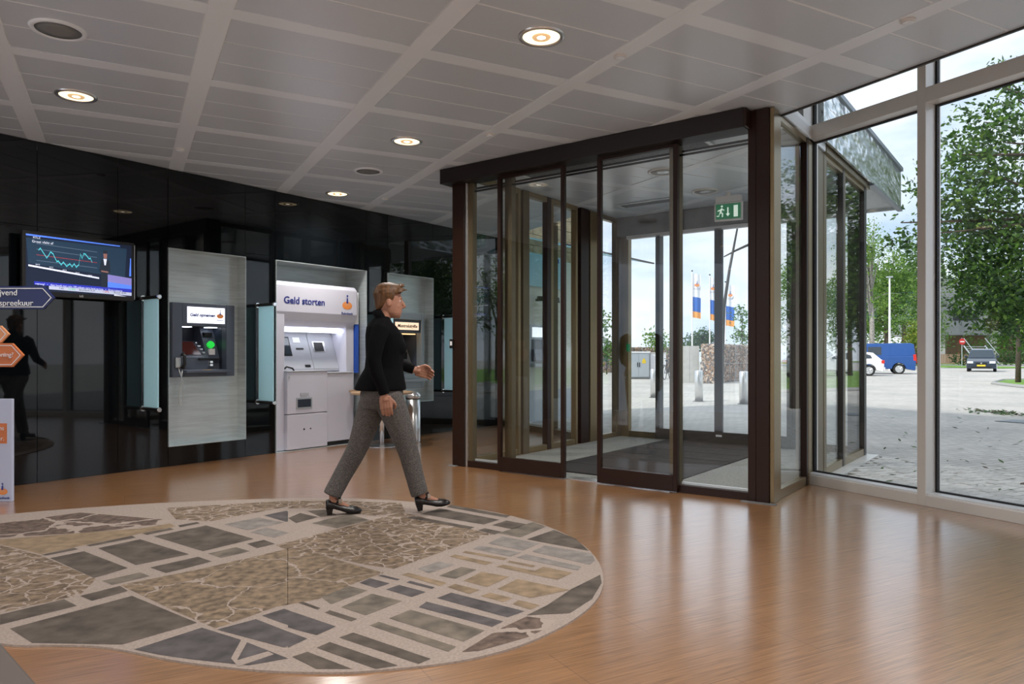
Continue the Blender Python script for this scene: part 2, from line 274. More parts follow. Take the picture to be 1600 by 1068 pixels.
# floor and ground
fl_poly = clip([(-5, -5), (FAC, -5), (FAC, 13), (-5, 13)], [half_u(umin=-3.3)])
tag(MB().prism(fl_poly, -.12, 0).build('floor', 'vinyl', rz=THETA), 'warm wood-look vinyl floor', None, None, 'structure')
ground = tag(MB().box(FAC+.001, 150, -60, 110, -.3, -.03).build('ground', 'paving', rz=THETA), 'grey clinker paving of the forecourt and car park', None, None, 'structure')
pm = []
for i in range(3):
    q = MB().box(-.1, .1, -.0475, .0475, 0, .022).build('paver', 'paver_%d' % i); pm.append(q.data); bpy.data.objects.remove(q)
k = 0; box('paver_bed', 'joint_sand', (FAC+.14, FAC+2.32, 2.95, 5.9, -.029, -.026), ground)
for i in range(29):
    for j in range(14):
        nn, ss = FAC+.25+.21*j*.74 + (0 if i % 2 else .0775), 3.0+.1*i
        uu, vv = uv_of(nn, ss)
        if uu < 3.5 or j > 12: continue
        P = bpy.data.objects.new('paver', pm[random.randrange(3)]); COL.objects.link(P); P.parent = ground; k += 1
        P.location = (nn, ss, -.029+random.uniform(-.002, .002)); P.rotation_euler = (random.uniform(-.012, .012), random.uniform(-.012, .012), random.uniform(-.01, .01)); P.scale = (.74, 1, 1)
# ceiling: slab, recessed joints, panels and broad rails on a 1.2 m grid
N0, S0, DN, DS, RW = .489, 4.535, 1.213, 1.222, .135
ceil = tag(MB().prism(clip([(-5, -5), (4.83, -5), (4.83, 13), (-5, 13)], [half_u(umin=WALL+.005)]), CEIL+.002, CEIL+.10).build('ceiling', 'ceiling_line', rz=THETA), 'grey metal panel ceiling with broad rails', None, None, 'structure')
box_poly = clip([(4.83, 2), (9.5, 2), (9.5, 13), (4.83, 13)], [half_u(umax=3.37), half_u(umin=0), half_v(vmax=3.6)])
MB().prism(box_poly, CEIL+.002, CEIL+.10).build('ceiling_slab', 'ceiling_line', ceil)
left_poly = clip([(4.83, 4), (FAC, 4), (FAC, 13), (4.83, 13)], [half_u(umax=0), half_u(umin=WALL+.005)])
MB().prism(left_poly, CEIL+.002, CEIL+.10).build('ceiling_slab', 'ceiling_line', ceil)
zones = [[(1, 0, 4.83), half_u(umin=WALL+.008)],
         [(-1, 0, -4.83), half_u(umax=3.365), half_u(umin=.0), half_v(vmax=3.6)],
         [(-1, 0, -4.83), (1, 0, FAC-.02), half_u(umax=0), half_u(umin=WALL+.008)]]
for zi, zone in enumerate(zones):
    for i in range(-5, 7):
        a0, a1 = N0+DN*i, N0+DN*(i+1)
        if zi == 0 and a0 < 4.83:
            q = clip([(a0-RW/2, -5), (a0+RW/2, -5), (a0+RW/2, 13), (a0-RW/2, 13)], zone)
            if q: MB().prism(q, CEIL-.004, CEIL+.012).build('ceiling_rail', 'strip_grey', ceil)
        elif zi > 0:
            q = clip([(a0-RW/2, 0), (a0+RW/2, 0), (a0+RW/2, 13), (a0-RW/2, 13)], zone)
            if q: MB().prism(q, CEIL-.004, CEIL+.012).build('ceiling_rail', 'strip_grey', ceil)
        for j in range(-8, 7):
            b0 = S0+DS*j
            q = clip([(a0+RW/2, b0-RW/2), (a1-RW/2, b0-RW/2), (a1-RW/2, b0+RW/2), (a0+RW/2, b0+RW/2)], zone)
            if q: MB().prism(q, CEIL-.002, CEIL+.012).build('ceiling_rail', 'strip_grey', ceil)
            w3 = (DS-RW)/3
            for t3 in range(3):
                y0 = b0+RW/2+w3*t3; g0, g1 = (.004 if t3 == 0 else .009), (.004 if t3 == 2 else .009)
                q = clip([(a0+RW/2+.006, y0+g0), (a1-RW/2-.006, y0+g0), (a1-RW/2-.006, y0+w3-g1), (a0+RW/2+.006, y0+w3-g1)], zone)
                if q: MB().prism(q, CEIL, CEIL+.012).build('ceiling_panel', 'panel_grey', ceil)
# ceiling edge trim along the glazed void
tr = MB().box(4.83, 4.85, -5, 4.35, CEIL-.012, CEIL+.12).build('trim_1', 'dark_frame', rz=THETA); tag(tr, 'dark edge trim of the ceiling along the glazed void', None, None, 'structure')
# upper storey above the glass, roof over the void, room walls behind the viewer
tag(MB().box(4.85, FAC+.12, -5.2, 12, 4.0, 8.0).build('wall_upper', 'plaster', rz=THETA), 'upper storey wall above the glass', None, None, 'structure')
tag(MB().box(-5.3, 4.85, -5.3, 13, CEIL+.12, 8.0).build('roof', 'cove', rz=THETA), 'building mass above the ceiling', None, None, 'structure')
tag(MB().box(-5.2, FAC, -5.2, -5.0, -.1, CEIL+.2).build('wall_rear', 'bounce_wall', rz=THETA), 'unseen wall behind the viewer, pale to bounce light', None, None, 'structure')
tag(MB().box(-5.2, -5.0, -5.0, 3, -.1, CEIL+.2).build('wall_side', 'bounce_wall', rz=THETA), 'unseen side wall of the hall, pale to bounce light', None, None, 'structure')
# ---------------------------------------------------------------- black glass wall with three niches
wl = struct('wall_left', (LX, LY, 0), -PHI, 'glossy black glass wall that holds the cash machines')
MB().box(-3.35, -3.2, -8.3, 4.0, -.05, CEIL+.1).build('backing', 'black', wl)
box('wall_end', 'cream', (-3.35, WALL, 3.86, 3.97, -.05, CEIL+.1), wl)
NICHE = [(-1.95, -1.02, .21, 2.35), (-.61, .85, 0, 2.36), (1.25, 2.19, .5, 2.37)]
cols = [-8.2, -7.2, -6.2, -5.2, -4.2, -3.2, -2.47, -1.95, -1.02, -.61, .85, 1.25, 2.19, 2.75, 3.3, 3.86]
for a, b in zip(cols, cols[1:]):
    nic = next((q for q in NICHE if q[0] <= a+.001 and q[1] >= b-.001), None)
    hz = 2.40
    spans = [(0, hz), (hz, CEIL)] if not nic else [(0, nic[2]), (nic[3], CEIL)]
    for z0, z1 in spans:
        if z1-z0 > .02: box('glass_panel', 'black_glass', (WALL-.012, WALL, a+.0025, b-.0025, z0+.002, z1-.0025), wl)
# ---------------------------------------------------------------- facade windows (bays of 1.17 m) and the return beside the vestibule
def fbox(m, n0, n1, s0, s1, z0, z1): return m.box(n0, n1, s0, s1, z0, z1)
bays = [4.745-1.17*i for i in range(9)]
for i in range(8):
    s1, s0 = bays[i], bays[i+1]
    wd = struct('window_%d' % (i+1), (0, 0, 0), THETA, 'tall aluminium framed facade window, bay %d from the entrance' % (i+1))
    fr = MB().box(FAC-.14, FAC+.06, s0-.035, s0+.035, 0, 4.0)
    if i == 0: fr.box(FAC-.14, FAC+.06, s1-.03, s1+.06, 0, 4.0)
    fr.build('mullion', 'aluminium', wd, bevel=.003)
    box('sill', 'aluminium', (FAC-.14, FAC+.05, s0+.035, s1-.035 if i else s1-.03, 0, .085), wd, bevel=.003)
    box('sill_top', 'sill_white', (FAC-.12, FAC-.02, s0+.036, s1-.036, .085, .10), wd)
    box('transom', 'aluminium', (FAC-.14, FAC+.05, s0+.035, s1-.035, 3.20, 3.32), wd, bevel=.003)
    box('head_rail', 'aluminium', (FAC-.14, FAC+.05, s0+.035, s1-.035, 3.92, 4.0), wd)
    gk = MB()
    for z0, z1 in ((.10, 3.2), (3.32, 3.92)):
        gk.box(FAC-.015, FAC+.02, s0+.035, s0+.05, z0, z1).box(FAC-.015, FAC+.02, s1-.05, s1-.035, z0, z1).box(FAC-.015, FAC+.02, s0+.05, s1-.05, z1-.012, z1).box(FAC-.015, FAC+.02, s0+.05, s1-.05, z0, z0+.012)
    gk.build('gasket', 'rubber', wd)
    box('pane', 'glass', (FAC-.004, FAC+.006, s0+.05, s1-.05, .112, 3.188), wd); box('upper_pane', 'glass', (FAC-.004, FAC+.006, s0+.05, s1-.05, 3.332, 3.908), wd)
tag(MB().box(FAC-.14, FAC+.06, -5.2, bays[-1]-.035, 0, 4.0).build('wall_right', 'bounce_wall', rz=THETA), 'solid wall beyond the last facade window', None, None, 'structure')
# facade return between the vestibule and the black wall
wr = struct('window_9', (0, 0, 0), THETA, 'narrow facade window between vestibule and black wall')
def s_on(u): # s where the facade crosses the line u = const
    return (u-_u0-(_un-_u0)*FAC)/(_us-_u0)
sA, sB = s_on(-.05), s_on(WALL)
MB().box(FAC-.12, FAC+.05, sA, sA+.09, 0, CEIL).box(FAC-.12, FAC+.05, sB-.10, sB, 0, CEIL).build('mullion', 'olive', wr)
sm = 9.42
box('mullion', 'olive', (FAC-.12, FAC+.05, sm-.035, sm+.035, 0, CEIL), wr)
for a, b in ((sA+.09, sm-.035), (sm+.035, sB-.10)):
    box('sill', 'olive', (FAC-.12, FAC+.05, a, b, 0, .09), wr); box('pane', 'glass', (FAC, FAC+.01, a, b, .09, CEIL), wr)
# ---------------------------------------------------------------- vestibule (built in its own axes: u along the front, v inwards to the street)
VR = dict(loc=(LX, LY, 0), rz=-PHI)
hd = struct('trim_2', (LX, LY, 0), -PHI, 'dark brown header box over the sliding doors')
box('header_box', 'header_brown', (-.14, 3.17, -.17, .06, 3.04, CEIL-.004), hd, bevel=.006)
box('end_cap', 'dark_brown', (3.17, 3.19, -.168, .05, 3.045, CEIL-.01), hd)
vf = struct('wall_vestibule_front', (LX, LY, 0), -PHI, 'dark brown framed glass front of the entrance vestibule')
for a, b, m_ in ((-.06, .105, 'dark_brown'), (.105, .135, 'silver'), (3.165, 3.23, 'dark_brown'), (3.23, 3.335, 'dark_brown'), (3.335, 3.37, 'bronze')):
    box('post', m_, (a, b, -.055 if m_ == 'dark_brown' else -.035, .10, 0, 3.04 if b < 3.2 else CEIL-.005), vf, bevel=.004)
for a, b, side in ((.135, .60, 'l'), (2.53, 3.165, 'r')):
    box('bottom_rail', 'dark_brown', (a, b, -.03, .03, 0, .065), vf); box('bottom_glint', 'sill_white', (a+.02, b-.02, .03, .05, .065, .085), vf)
    box('pane', 'glass', (a, b, -.002, .008, .065, 3.04), vf)
box('stile', 'olive', (.135, .19, -.01, .06, .065, 3.04), vf); box('stile', 'olive', (2.44, 2.535, .02, .09, 0, 3.04), vf); box('stile', 'olive', (.60, .69, .02, .09, 0, 3.04), vf)
for v0 in (.02, .075): box('track', 'black', (.135, 3.165, v0, v0+.02, 2.945 if v0 < .05 else 2.99, 2.962 if v0 < .05 else 3.007), vf)
box('threshold', 'silver', (.60, 2.53, -.03, .10, 0, .006), vf); box('foot_plate', 'concrete_dark', (-.10, .02, -.10, .0, 0, .006), vf); box('foot_plate', 'concrete_dark', (3.12, 3.40, -.11, -.055, 0, .006), vf)
box('card_reader', 'black', (-.085, -.035, -.075, -.055, 1.27, 1.37), vf, bevel=.003); box('reader_light', 'white', (-.075, -.045, -.078, -.075, 1.30, 1.345), vf)
def leaf(num, u0, u1, label, v0=-.075, v1=-.03, sensor=False):
    d = struct('door_%d' % num, (LX, LY, 0), -PHI, label)
    box('stile', 'dark_brown', (u0, u0+.04, v0, v1, .01, 3.035), d, bevel=.004); box('stile', 'dark_brown', (u1-.04, u1, v0, v1, .01, 3.035), d, bevel=.004)
    box('bottom_rail', 'dark_brown', (u0+.04, u1-.04, v0, v1, .01, .15), d); box('top_rail', 'dark_brown', (u0+.04, u1-.04, v0, v1, 3.01, 3.035), d)
    box('pane', 'glass', (u0+.04, u1-.04, (v0+v1)/2-.004, (v0+v1)/2+.006, .15, 3.01), d)
    return d
leaf(1, .575, 1.39, 'left inner sliding door leaf, half open'); leaf(2, 1.755, 2.555, 'right inner sliding door leaf, half open')
# left side of the vestibule
vl = struct('wall_vestibule_left', (LX, LY, 0), -PHI, 'bronze framed glass left side of the vestibule')
def side(par, u0, posts, panes, rail_h=.07, rail='bronze', ztop=3.2, hw=.05, top=.12):
    for a, b, m_ in posts: box('post', m_, (u0-hw, u0+hw, a, b, 0, ztop-.006), par, bevel=.004)
    for a, b in panes:
        box('bottom_rail', rail, (u0-hw+.005, u0+hw-.005, a, b, 0, rail_h), par, bevel=.004); box('top_rail', rail, (u0-hw+.005, u0+hw-.005, a, b, ztop-top, ztop-.006), par)
        box('pane', 'glass', (u0-.006, u0+.006, a, b, rail_h, ztop-top), par)
side(vl, 0.0, [(.10, .14, 'olive'), (1.02, 1.07, 'bronze'), (1.12, 1.25, 'olive'), (1.64, 1.73, 'dark_brown'), (1.73, 1.78, 'bronze'), (2.32, 2.37, 'bronze'), (2.45, 2.66, 'dark_brown'), (2.70, 2.92, 'bronze'), (3.44, 3.60, 'olive')],
     [(.14, 1.02), (1.25, 1.64), (1.78, 2.32), (2.92, 3.44)], hw=.04, top=.07)
# right side: one pane indoors, two wider panes outdoors
vr_ = struct('wall_vestibule_right', (LX, LY, 0), -PHI, 'bronze framed glass right side of the vestibule')
side(vr_, 3.32, [(.10, .20, 'bronze'), (.98, 1.04, 'dark_brown'), (1.05, 1.16, 'bronze'), (1.60, 1.70, 'olive'), (2.40, 2.45, 'dark_frame'), (2.45, 2.51, 'olive'), (3.48, 3.60, 'dark_frame')],
     [(.20, .98), (1.70, 2.40), (2.51, 3.48)], .08, hw=.035, top=.05)
box('filler', 'olive', (3.29, 3.35, 1.16, 1.60, 0, CEIL-.006), vr_)
box('ground_sill', 'aluminium', (3.30, 3.48, 1.55, 3.66, -.03, .0), vr_)
box('void_fascia', 'aluminium', (3.30, 3.35, .10, 1.15, CEIL, 3.36), vr_)
# outer wall with the closed street doors
vb = struct('wall_vestibule_back', (LX, LY, 0), -PHI, 'dark framed street side of the vestibule under a concrete lintel')
box('lintel', 'concrete_dark', (0, 3.30, 3.45, 3.66, 2.93, CEIL-.004), vb)
for a, b in ((.05, .17), (.60, .68), (2.48, 2.56), (3.15, 3.28)): box('post', 'dark_frame' if a > .1 else 'bronze', (a, b, 3.56, 3.66, 0, 2.93), vb, bevel=.004)
for a, b in ((.17, .60), (2.56, 3.15)):
    box('bottom_rail', 'olive', (a, b, 3.57, 3.65, 0, .09), vb); box('pane', 'glass', (a, b, 3.605, 3.615, .09, 2.93), vb)
box('door_track', 'sill_white', (.17, 3.15, 3.50, 3.56, 2.88, 2.93), vb); box('push_button', 'exit_green', (.17, .20, 3.50, 3.56, 1.25, 1.36), vb)
for num, a, b in ((3, .64, 1.55), (4, 1.55, 2.50)):
    d = struct('door_%d' % num, (LX, LY, 0), -PHI, ('left' if num == 3 else 'right')+' outer sliding door leaf, closed')
    for q in (a, b-.055): box('stile', 'dark_frame', (q, q+.055, 3.50, 3.545, .01, 2.90), d)
    box('bottom_rail', 'dark_frame', (a+.055, b-.055, 3.50, 3.545, .01, .16), d); box('pane', 'glass', (a+.055, b-.055, 3.52, 3.53, .16, 2.90), d)
    if num == 4: box('lock', 'white', (a-.03, a+.05, 3.49, 3.50, .10, .125), d)
# mats
tag(MB().box(.06, 3.26, .10, 3.56, -.1, .004).build('floor_vestibule', 'mat_grey', **VR), 'grey ribbed mat floor of the vestibule', None, None, 'structure')
mt = thing('door_mat', 'dark brown entrance mat with pale cross lines inside the glass vestibule', 'mat', VW(1.57, .28), -PHI)
for i in range(6): box('mat_section', 'mat_dark', (-.75, .75, i*.54+.008, i*.54+.532, .004, .016), mt)
for i in range(5): box('cross_strip', 'mat_line', (-.75, .75, i*.54+.532, i*.54+.548, .004, .014), mt)
# canopy over the entrance, outside
cn = struct('roof_canopy', (LX, LY, 0), -PHI, 'boxy canopy with mirror metal fascia over the entrance')
pc = [(3.40, 1.62), (3.40, 5.55), (-.25, 5.55), (-.25, 3.2)]
MB().prism(pc, 3.30, 3.80).build('canopy_core', 'soffit', cn)
box('fascia', 'canopy_metal', (3.40, 3.425, 1.30, 5.57, 3.255, 3.80), cn); box('fascia', 'canopy_metal', (-.25, 3.40, 5.55, 5.57, 3.255, 3.80), cn); box('fascia', 'canopy_metal', (-.27, -.25, 3.2, 5.57, 3.255, 3.80), cn)
box('roof_cap', 'canopy_cap', (3.34, 3.45, 1.30, 5.60, 3.80, 3.85), cn); box('roof_cap', 'canopy_cap', (-.28, 3.34, 5.48, 5.60, 3.80, 3.85), cn)
box('drip_edge', 'canopy_cap', (3.38, 3.44, 3.6, 5.60, 3.235, 3.255), cn); box('side_head', 'olive', (3.27, 3.38, 1.60, 3.66, 3.195, 3.30), cn)
# street-side continuation of the wall, with stone band
xw = struct('wall_exterior', (LX, LY, 0), -PHI, 'cream outside wall with a sandstone band')
box('render', 'cream', (-3.3, WALL, 3.98, 7.35, .55, 3.0), xw); box('plinth', 'cabinet_grey', (-3.3, WALL+.01, 3.98, 7.35, -.03, .55), xw); box('wall_core', 'cream', (-3.3, WALL-.05, 3.98, 7.35, 3.0, 4.6), xw)
stm = MB().box(-.05, 0, -.215, .215, -.095, .095).build('stone_block', 'sandstone'); stme = stm.data; bpy.data.objects.remove(stm)
for r in range(8):
    for c in range(8):
        v = 4.2+.44*c+(.22 if r % 2 else 0)
        if v+.215 > 7.4: continue
        q = bpy.data.objects.new('stone_block', stme); COL.objects.link(q); q.parent = xw; q.location = (WALL+random.uniform(-.006, .006), v, 3.10+.2*r)
# ================================================================ THINGS INDOORS
# ---------------------------------------------------------------- ceiling fittings
def downlight(n, s, label, lit=True, group='round ceiling downlights', r=.135):
    t = thing('ceiling_light', label, 'ceiling light', FW(n, s, CEIL), THETA, group)
    MB().lathe([(r-.02, -.004), (r-.012, -.012), (r+.006, -.012), (r+.012, -.003), (r+.012, .0)], seg=32, cap=False).build('rim', 'silver' if lit else 'aluminium', t, smooth=True)
    MB().lathe([(r-.018, -.006), (r*.62, -.0045), (.02, -.004)], seg=32).build('reflector', 'lamp_cream' if lit else 'lamp_off', t, smooth=True)
    MB().lathe([(r*.44, -.007), (r*.40, -.013), (r*.20, -.010)], seg=24, cap=False).build('inner_ring', 'lamp_mid' if lit else 'silver', t, smooth=True); MB().lathe([(r*.22, -.009), (.012, -.012)], seg=24).build('lamp', 'lamp_core' if lit else 'silver', t, smooth=True)
    if lit:
        ld = bpy.data.lights.new('downlight', 'SPOT'); ld.energy = LAMP_W; ld.spot_size = R(150); ld.spot_blend = .9; ld.shadow_soft_size = .135; ld.color = (1, .96, .91)
        lo = bpy.data.objects.new('downlight', ld); COL.objects.link(lo); lo.parent = t; lo.location = (0, 0, -.06)
    return t
downlight(-.33, 6.53, 'lit round downlight in ceiling above the arrow signs')
downlight(2.31, 3.94, 'largest lit round downlight, nearest the viewer at top centre of ceiling')
downlight(2.33, 6.46, 'lit round downlight in ceiling just left of the header box')
downlight(2.33, 8.97, 'smallest lit round downlight, next to the black wall top edge')
for n in (-3.0, -.33, 2.33):  # extra downlights out of view, added to brighten the hall
    for s in (1.4, -1.1, -3.4): downlight(n, s, 'unseen downlight added out of view to light the hall', group='unseen added downlights')
downlight(-3.0, 3.94, 'unseen downlight added out of view to light the hall', group='unseen added downlights')
lo_ = VW(1.55, 1.55); dn = lambda u, v: ((VW(u, v).x*CT+VW(u, v).y*ST), (-VW(u, v).x*ST+VW(u, v).y*CT))
downlight(*dn(1.75, 1.35), 'unlit round downlight in vestibule ceiling, left of the exit sign', lit=False, r=.15)
downlight(*dn(1.75, 2.55), 'unlit dark-rimmed round downlight in vestibule ceiling above the exit sign', lit=False, r=.15)
downlight(*dn(2.75, 1.7), 'lit round downlight in vestibule ceiling near the right post', group='vestibule lights')
for n, s, lb in ((-.36, 5.26, 'large grey round ceiling speaker at the top left corner'), (2.34, 7.72, 'small looking grey round ceiling speaker between two lit downlights')):
    t = thing('ceiling_speaker', lb, 'speaker', FW(n, s, CEIL), THETA, 'round ceiling speakers')
    MB().lathe([(.125, -.004), (.13, -.012), (.15, -.012), (.158, 0)], seg=32, cap=False).build('rim', 'strip_grey', t, smooth=True)
    MB().lathe([(.128, -.006), (.06, -.009), (.005, -.010)], seg=32).build('grille', 'speaker_cloth', t, smooth=True)
for n, s, lb in ((.47, 7.74, 'small round detector on the leftmost ceiling rail'), (2.92, 3.94, 'small round detector on the ceiling rail beside the largest downlight'), (4.12, 2.71, 'small round detector on the ceiling rail at the far right'), (2.93, 8.94, 'small round detector on the ceiling rail near the smallest downlight'), (2.92, 5.9, 'small round detector on the ceiling rail close to the header box')):
    t = thing('smoke_detector', lb, 'detector', FW(n, s, CEIL-.004), THETA, 'round detectors on the ceiling rails')
    MB().lathe([(.042, 0), (.042, -.012), (.036, -.016)], seg=20).build('base_ring', 'aluminium', t, smooth=False); MB().lathe([(.033, -.016), (.028, -.024), (.004, -.026)], seg=20).build('cover', 'strip_grey', t, smooth=True)
# ---------------------------------------------------------------- steel trays
def tray(t, hy, z0, z1, depth, hole=None):
    """recessed brushed steel tray, local x out of the wall, hole=(y0,y1,z0,z1) left open in its back"""
    m = MB(); d = -depth
    if hole:
        a, b, c, e = hole
        m.box(d-.006, d, -hy, a, z0, z1).box(d-.006, d, b, hy, z0, z1).box(d-.006, d, a, b, z0, c).box(d-.006, d, a, b, e, z1)
    else: m.box(d-.006, d, -hy, hy, z0, z1)
    m.build('back_plate', 'brushed', t)
    MB().box(d, .018, hy-.006, hy, z0, z1).box(d, .018, -hy, -hy+.006, z0, z1).box(d, .018, -hy, hy, z1-.006, z1).box(d, .018, -hy, hy, z0, z0+.006).build('tray_rim', 'brushed', t)
def keys(m, x, y, z, ny, nz, dy, dz, s):
    for i in range(ny):
        for j in range(nz): m.box(x, x+.008, y+i*dy, y+i*dy+s, z+j*dz, z+j*dz+s*.7)
# cash machine 1
t = thing('cash_machine', 'dark blue-grey cash machine signed Geld opnemen in a brushed steel niche', 'cash machine', VW(WALL, -1.485), -PHI, 'machines in the black wall')
tray(t, .465, .21, 2.35, .15, (-.37, .35, .96, 1.77))
m = MB().box(-.16, -.06, -.385, -.27, .955, 1.775).box(-.16, -.06, .26, .365, .955, 1.775).box(-.16, -.06, -.27, .26, 1.52, 1.775).box(-.16, -.06, -.27, .26, .955, 1.035)
m.build('fascia', 'slate', t, bevel=.006)
MB().box(-.50, -.48, -.27, .26, 1.03, 1.53).box(-.48, -.16, -.28, -.27, 1.03, 1.53).box(-.48, -.16, .26, .27, 1.03, 1.53).box(-.48, -.16, -.27, .26, 1.52, 1.53).build('recess', 'navy_dark', t)
sg = box('sign_panel', 'sign_lit', (-.06, -.052, -.215, .235, 1.555, 1.735), t); text('Geld opnemen', .050, 'ink', sg, (-.049, -.04, 1.645), WALLROT, shear=.25, bold=.0016); logo(sg, (-.051, .175, 1.66), .10); text('Rabobank', .02, 'ink', sg, (-.049, .175, 1.595), WALLROT)
MB().prism([(-.40, 1.36), (-.16, 1.17), (-.16, 1.03), (-.48, 1.03), (-.48, 1.36)], -.26, .10, 'y').build('console', 'slate', t)
scr = MB(); P = lambda a, y, off=.004: (-.40+.24*a+off*.62, y, 1.36-.19*a+off*.78)
scr.add([P(.05, -.17), P(.85, -.17), P(.85, .03), P(.05, .03)], [(0, 1, 2, 3)]); scr.build('screen', 'screen_red', t)
bt = MB()
for yy in (-.225, .06):
    for q in (.15, .35, .55, .75): c = P(q, yy, .01); box('side_button', 'chrome', (c[0]-.012, c[0]+.012, yy-.018, yy+.018, c[2]-.008, c[2]+.008), t)
MB().prism([(-.36, 1.52), (-.20, 1.16), (-.20, 1.03), (-.48, 1.03), (-.48, 1.52)], .10, .26, 'y').build('card_pillar', 'slate', t)
rd = MB().cyl((-.255, .17, 1.31), (-.225, .17, 1.325), .042, 18).build('card_slot_lamp', 'green_led', t); box('card_slot', 'white', (-.235, -.205, .135, .205, 1.20, 1.27), t); box('camera_window', 'black', (-.33, -.29, .12, .22, 1.42, 1.46), t)
kp = MB(); keys(kp, -.19, -.02, 1.07, 4, 2, .05, .035, .035); kp.build('keypad', 'chrome', t); box('keypad_hood', 'black', (-.20, -.14, -.03, .24, 1.145, 1.16), t)
box('shelf', 'slate', (-.16, .03, -.27, .27, 1.0, 1.03), t, bevel=.006); box('sticker', 'brass_note', (-.03, .02, -.06, .04, 1.031, 1.033), t)
for yy in (-.19, .12): box('recess_lamp', 'led', (-.30, -.20, yy, yy+.11, 1.512, 1.519), t)
hs = MB().box(-.06, -.03, -.36, -.30, 1.06, 1.17).build('phone_cradle', 'silver', t, bevel=.004)
MB().tube([(-.02, -.295, 1.21), (.0, -.28, 1.19), (.0, -.275, 1.10), (-.02, -.29, 1.05)], [.026, .017, .017, .026], 10).build('phone_handset', 'black', t, smooth=True)
MB().tube([(-.02, -.29, 1.04), (-.05, -.29, .92), (-.06, -.31, .75), (-.07, -.30, .66), (-.07, -.275, .64), (-.06, -.262, .72), (-.05, -.27, .90), (-.05, -.32, 1.06)], .006, 6).build('phone_cord', 'silver', t, smooth=True)
# deposit machine
t = thing('deposit_machine', 'large white money deposit machine signed Geld storten, standing in the wide steel niche', 'cash machine', VW(WALL, .12), -PHI, 'machines in the black wall')
tray(t, .73, 0, 2.36, .42)
box('side_cheek', 'white_plastic', (-.415, -.04, -.72, -.565, .01, 2.0), t, bevel=.01); box('side_cheek', 'white_plastic', (-.415, -.10, .46, .60, .01, 1.70), t, bevel=.01)
hood = [(-.415, 2.12), (-.08, 2.12), (-.03, 2.07), (-.03, 1.74), (-.06, 1.64), (-.14, 1.56), (-.26, 1.51), (-.415, 1.51)]
MB().prism(hood, -.72, .60, 'y').build('hood', 'white_plastic', t, bevel=.012)
text('Geld storten', .122, 'ink', t, (-.027, -.27, 1.88), WALLROT, bold=.002); logo(t, (-.029, .42, 1.90), .20); text('Rabobank', .05, 'ink', t, (-.027, .42, 1.755), WALLROT)
for i in range(4): box('light_strip', 'led', (-.30, -.16, -.55+.26*i, -.55+.26*i+.235, 1.497, 1.508), t)
con = [(-.415, 1.51), (-.40, 1.44), (-.24, 1.02), (-.24, .98), (-.415, .98)]
MB().prism(con, -.565, .04, 'y').build('console', 'grey_plastic', t, bevel=.006); MB().prism(con, .045, .46, 'y').build('console', 'grey_plastic', t, bevel=.006)
Q = lambda y, z, off=.004: (-.40+(1.44-z)/.42*.16+off, y, z)
def on_con(name, mm, y0, y1, z0, z1, off=.006):
    return MB().add([Q(y0, z0, off), Q(y1, z0, off), Q(y1, z1, off), Q(y0, z1, off)], [(0, 1, 2, 3)]).build(name, mm, t)
on_con('screen', 'screen_dark', -.545, -.27, 1.20, 1.42); on_con('screen_bezel', 'black', -.56, -.255, 1.185, 1.435, .003)
on_con('coin_slot', 'white', -.20, -.09, 1.36, 1.43); on_con('card_slot', 'black', -.18, -.06, 1.27, 1.29); on_con('receipt_slot', 'black', -.10, -.01, 1.04, 1.07); on_con('note_slot_frame', 'silver', .10, .30, 1.24, 1.38); on_con('note_slot', 'black', .12, .27, 1.25, 1.37, .009); on_con('label_strip', 'paper_lilac', -.53, -.42, 1.02, 1.07)
MB().tube([(-.10, -.56, 1.0), (-.06, -.52, 1.05), (-.04, -.45, 1.03), (-.05, -.42, 1.0)], .012, 8).build('tray_handle', 'black', t, smooth=True)
box('lower_door', 'white_plastic', (-.24, .02, -.57, .05, .46, .985), t, bevel=.008); box('lower_drawer', 'white_plastic', (-.24, .02, -.57, .05, .015, .452), t, bevel=.008)
box('counter_top', 'grey_plastic', (-.24, .03, -.575, .05, .985, 1.0), t, bevel=.004); box('cabinet', 'white_plastic', (-.24, .0, .058, .50, .06, .955), t, bevel=.008); box('cabinet_top', 'grey_plastic', (-.24, .012, .055, .505, .955, .972), t, bevel=.004); box('plinth', 'black', (-.22, -.02, .06, .50, .0, .06), t)
box('coin_tray_frame', 'silver', (.02, .028, -.44, -.20, .52, .66), t); box('coin_tray', 'navy_dark', (.027, .030, -.42, -.22, .54, .64), t); box('tray_label', 'grey_plastic', (.02, .026, -.38, -.25, .68, .72), t)
MB().cyl((.02, -.32, .26), (.026, -.32, .26), .012, 10).build('lock', 'ink_black', t); MB().cyl((.02, -.22, .26), (.026, -.22, .26), .010, 10).build('lock', 'ink_black', t); MB().cyl((.02, -.54, .93), (.028, -.54, .93), .016, 12).build('top_lock', 'silver', t)
box('side_banner', 'white', (-.16, -.08, .605, .665, 1.62, 2.06), t); box('side_banner_blue', 'blue', (-.16, -.08, .605, .665, .95, 1.62), t)
box('note_shelf', 'wood_top', (.012, .06, .42, .50, .70, .725), t)
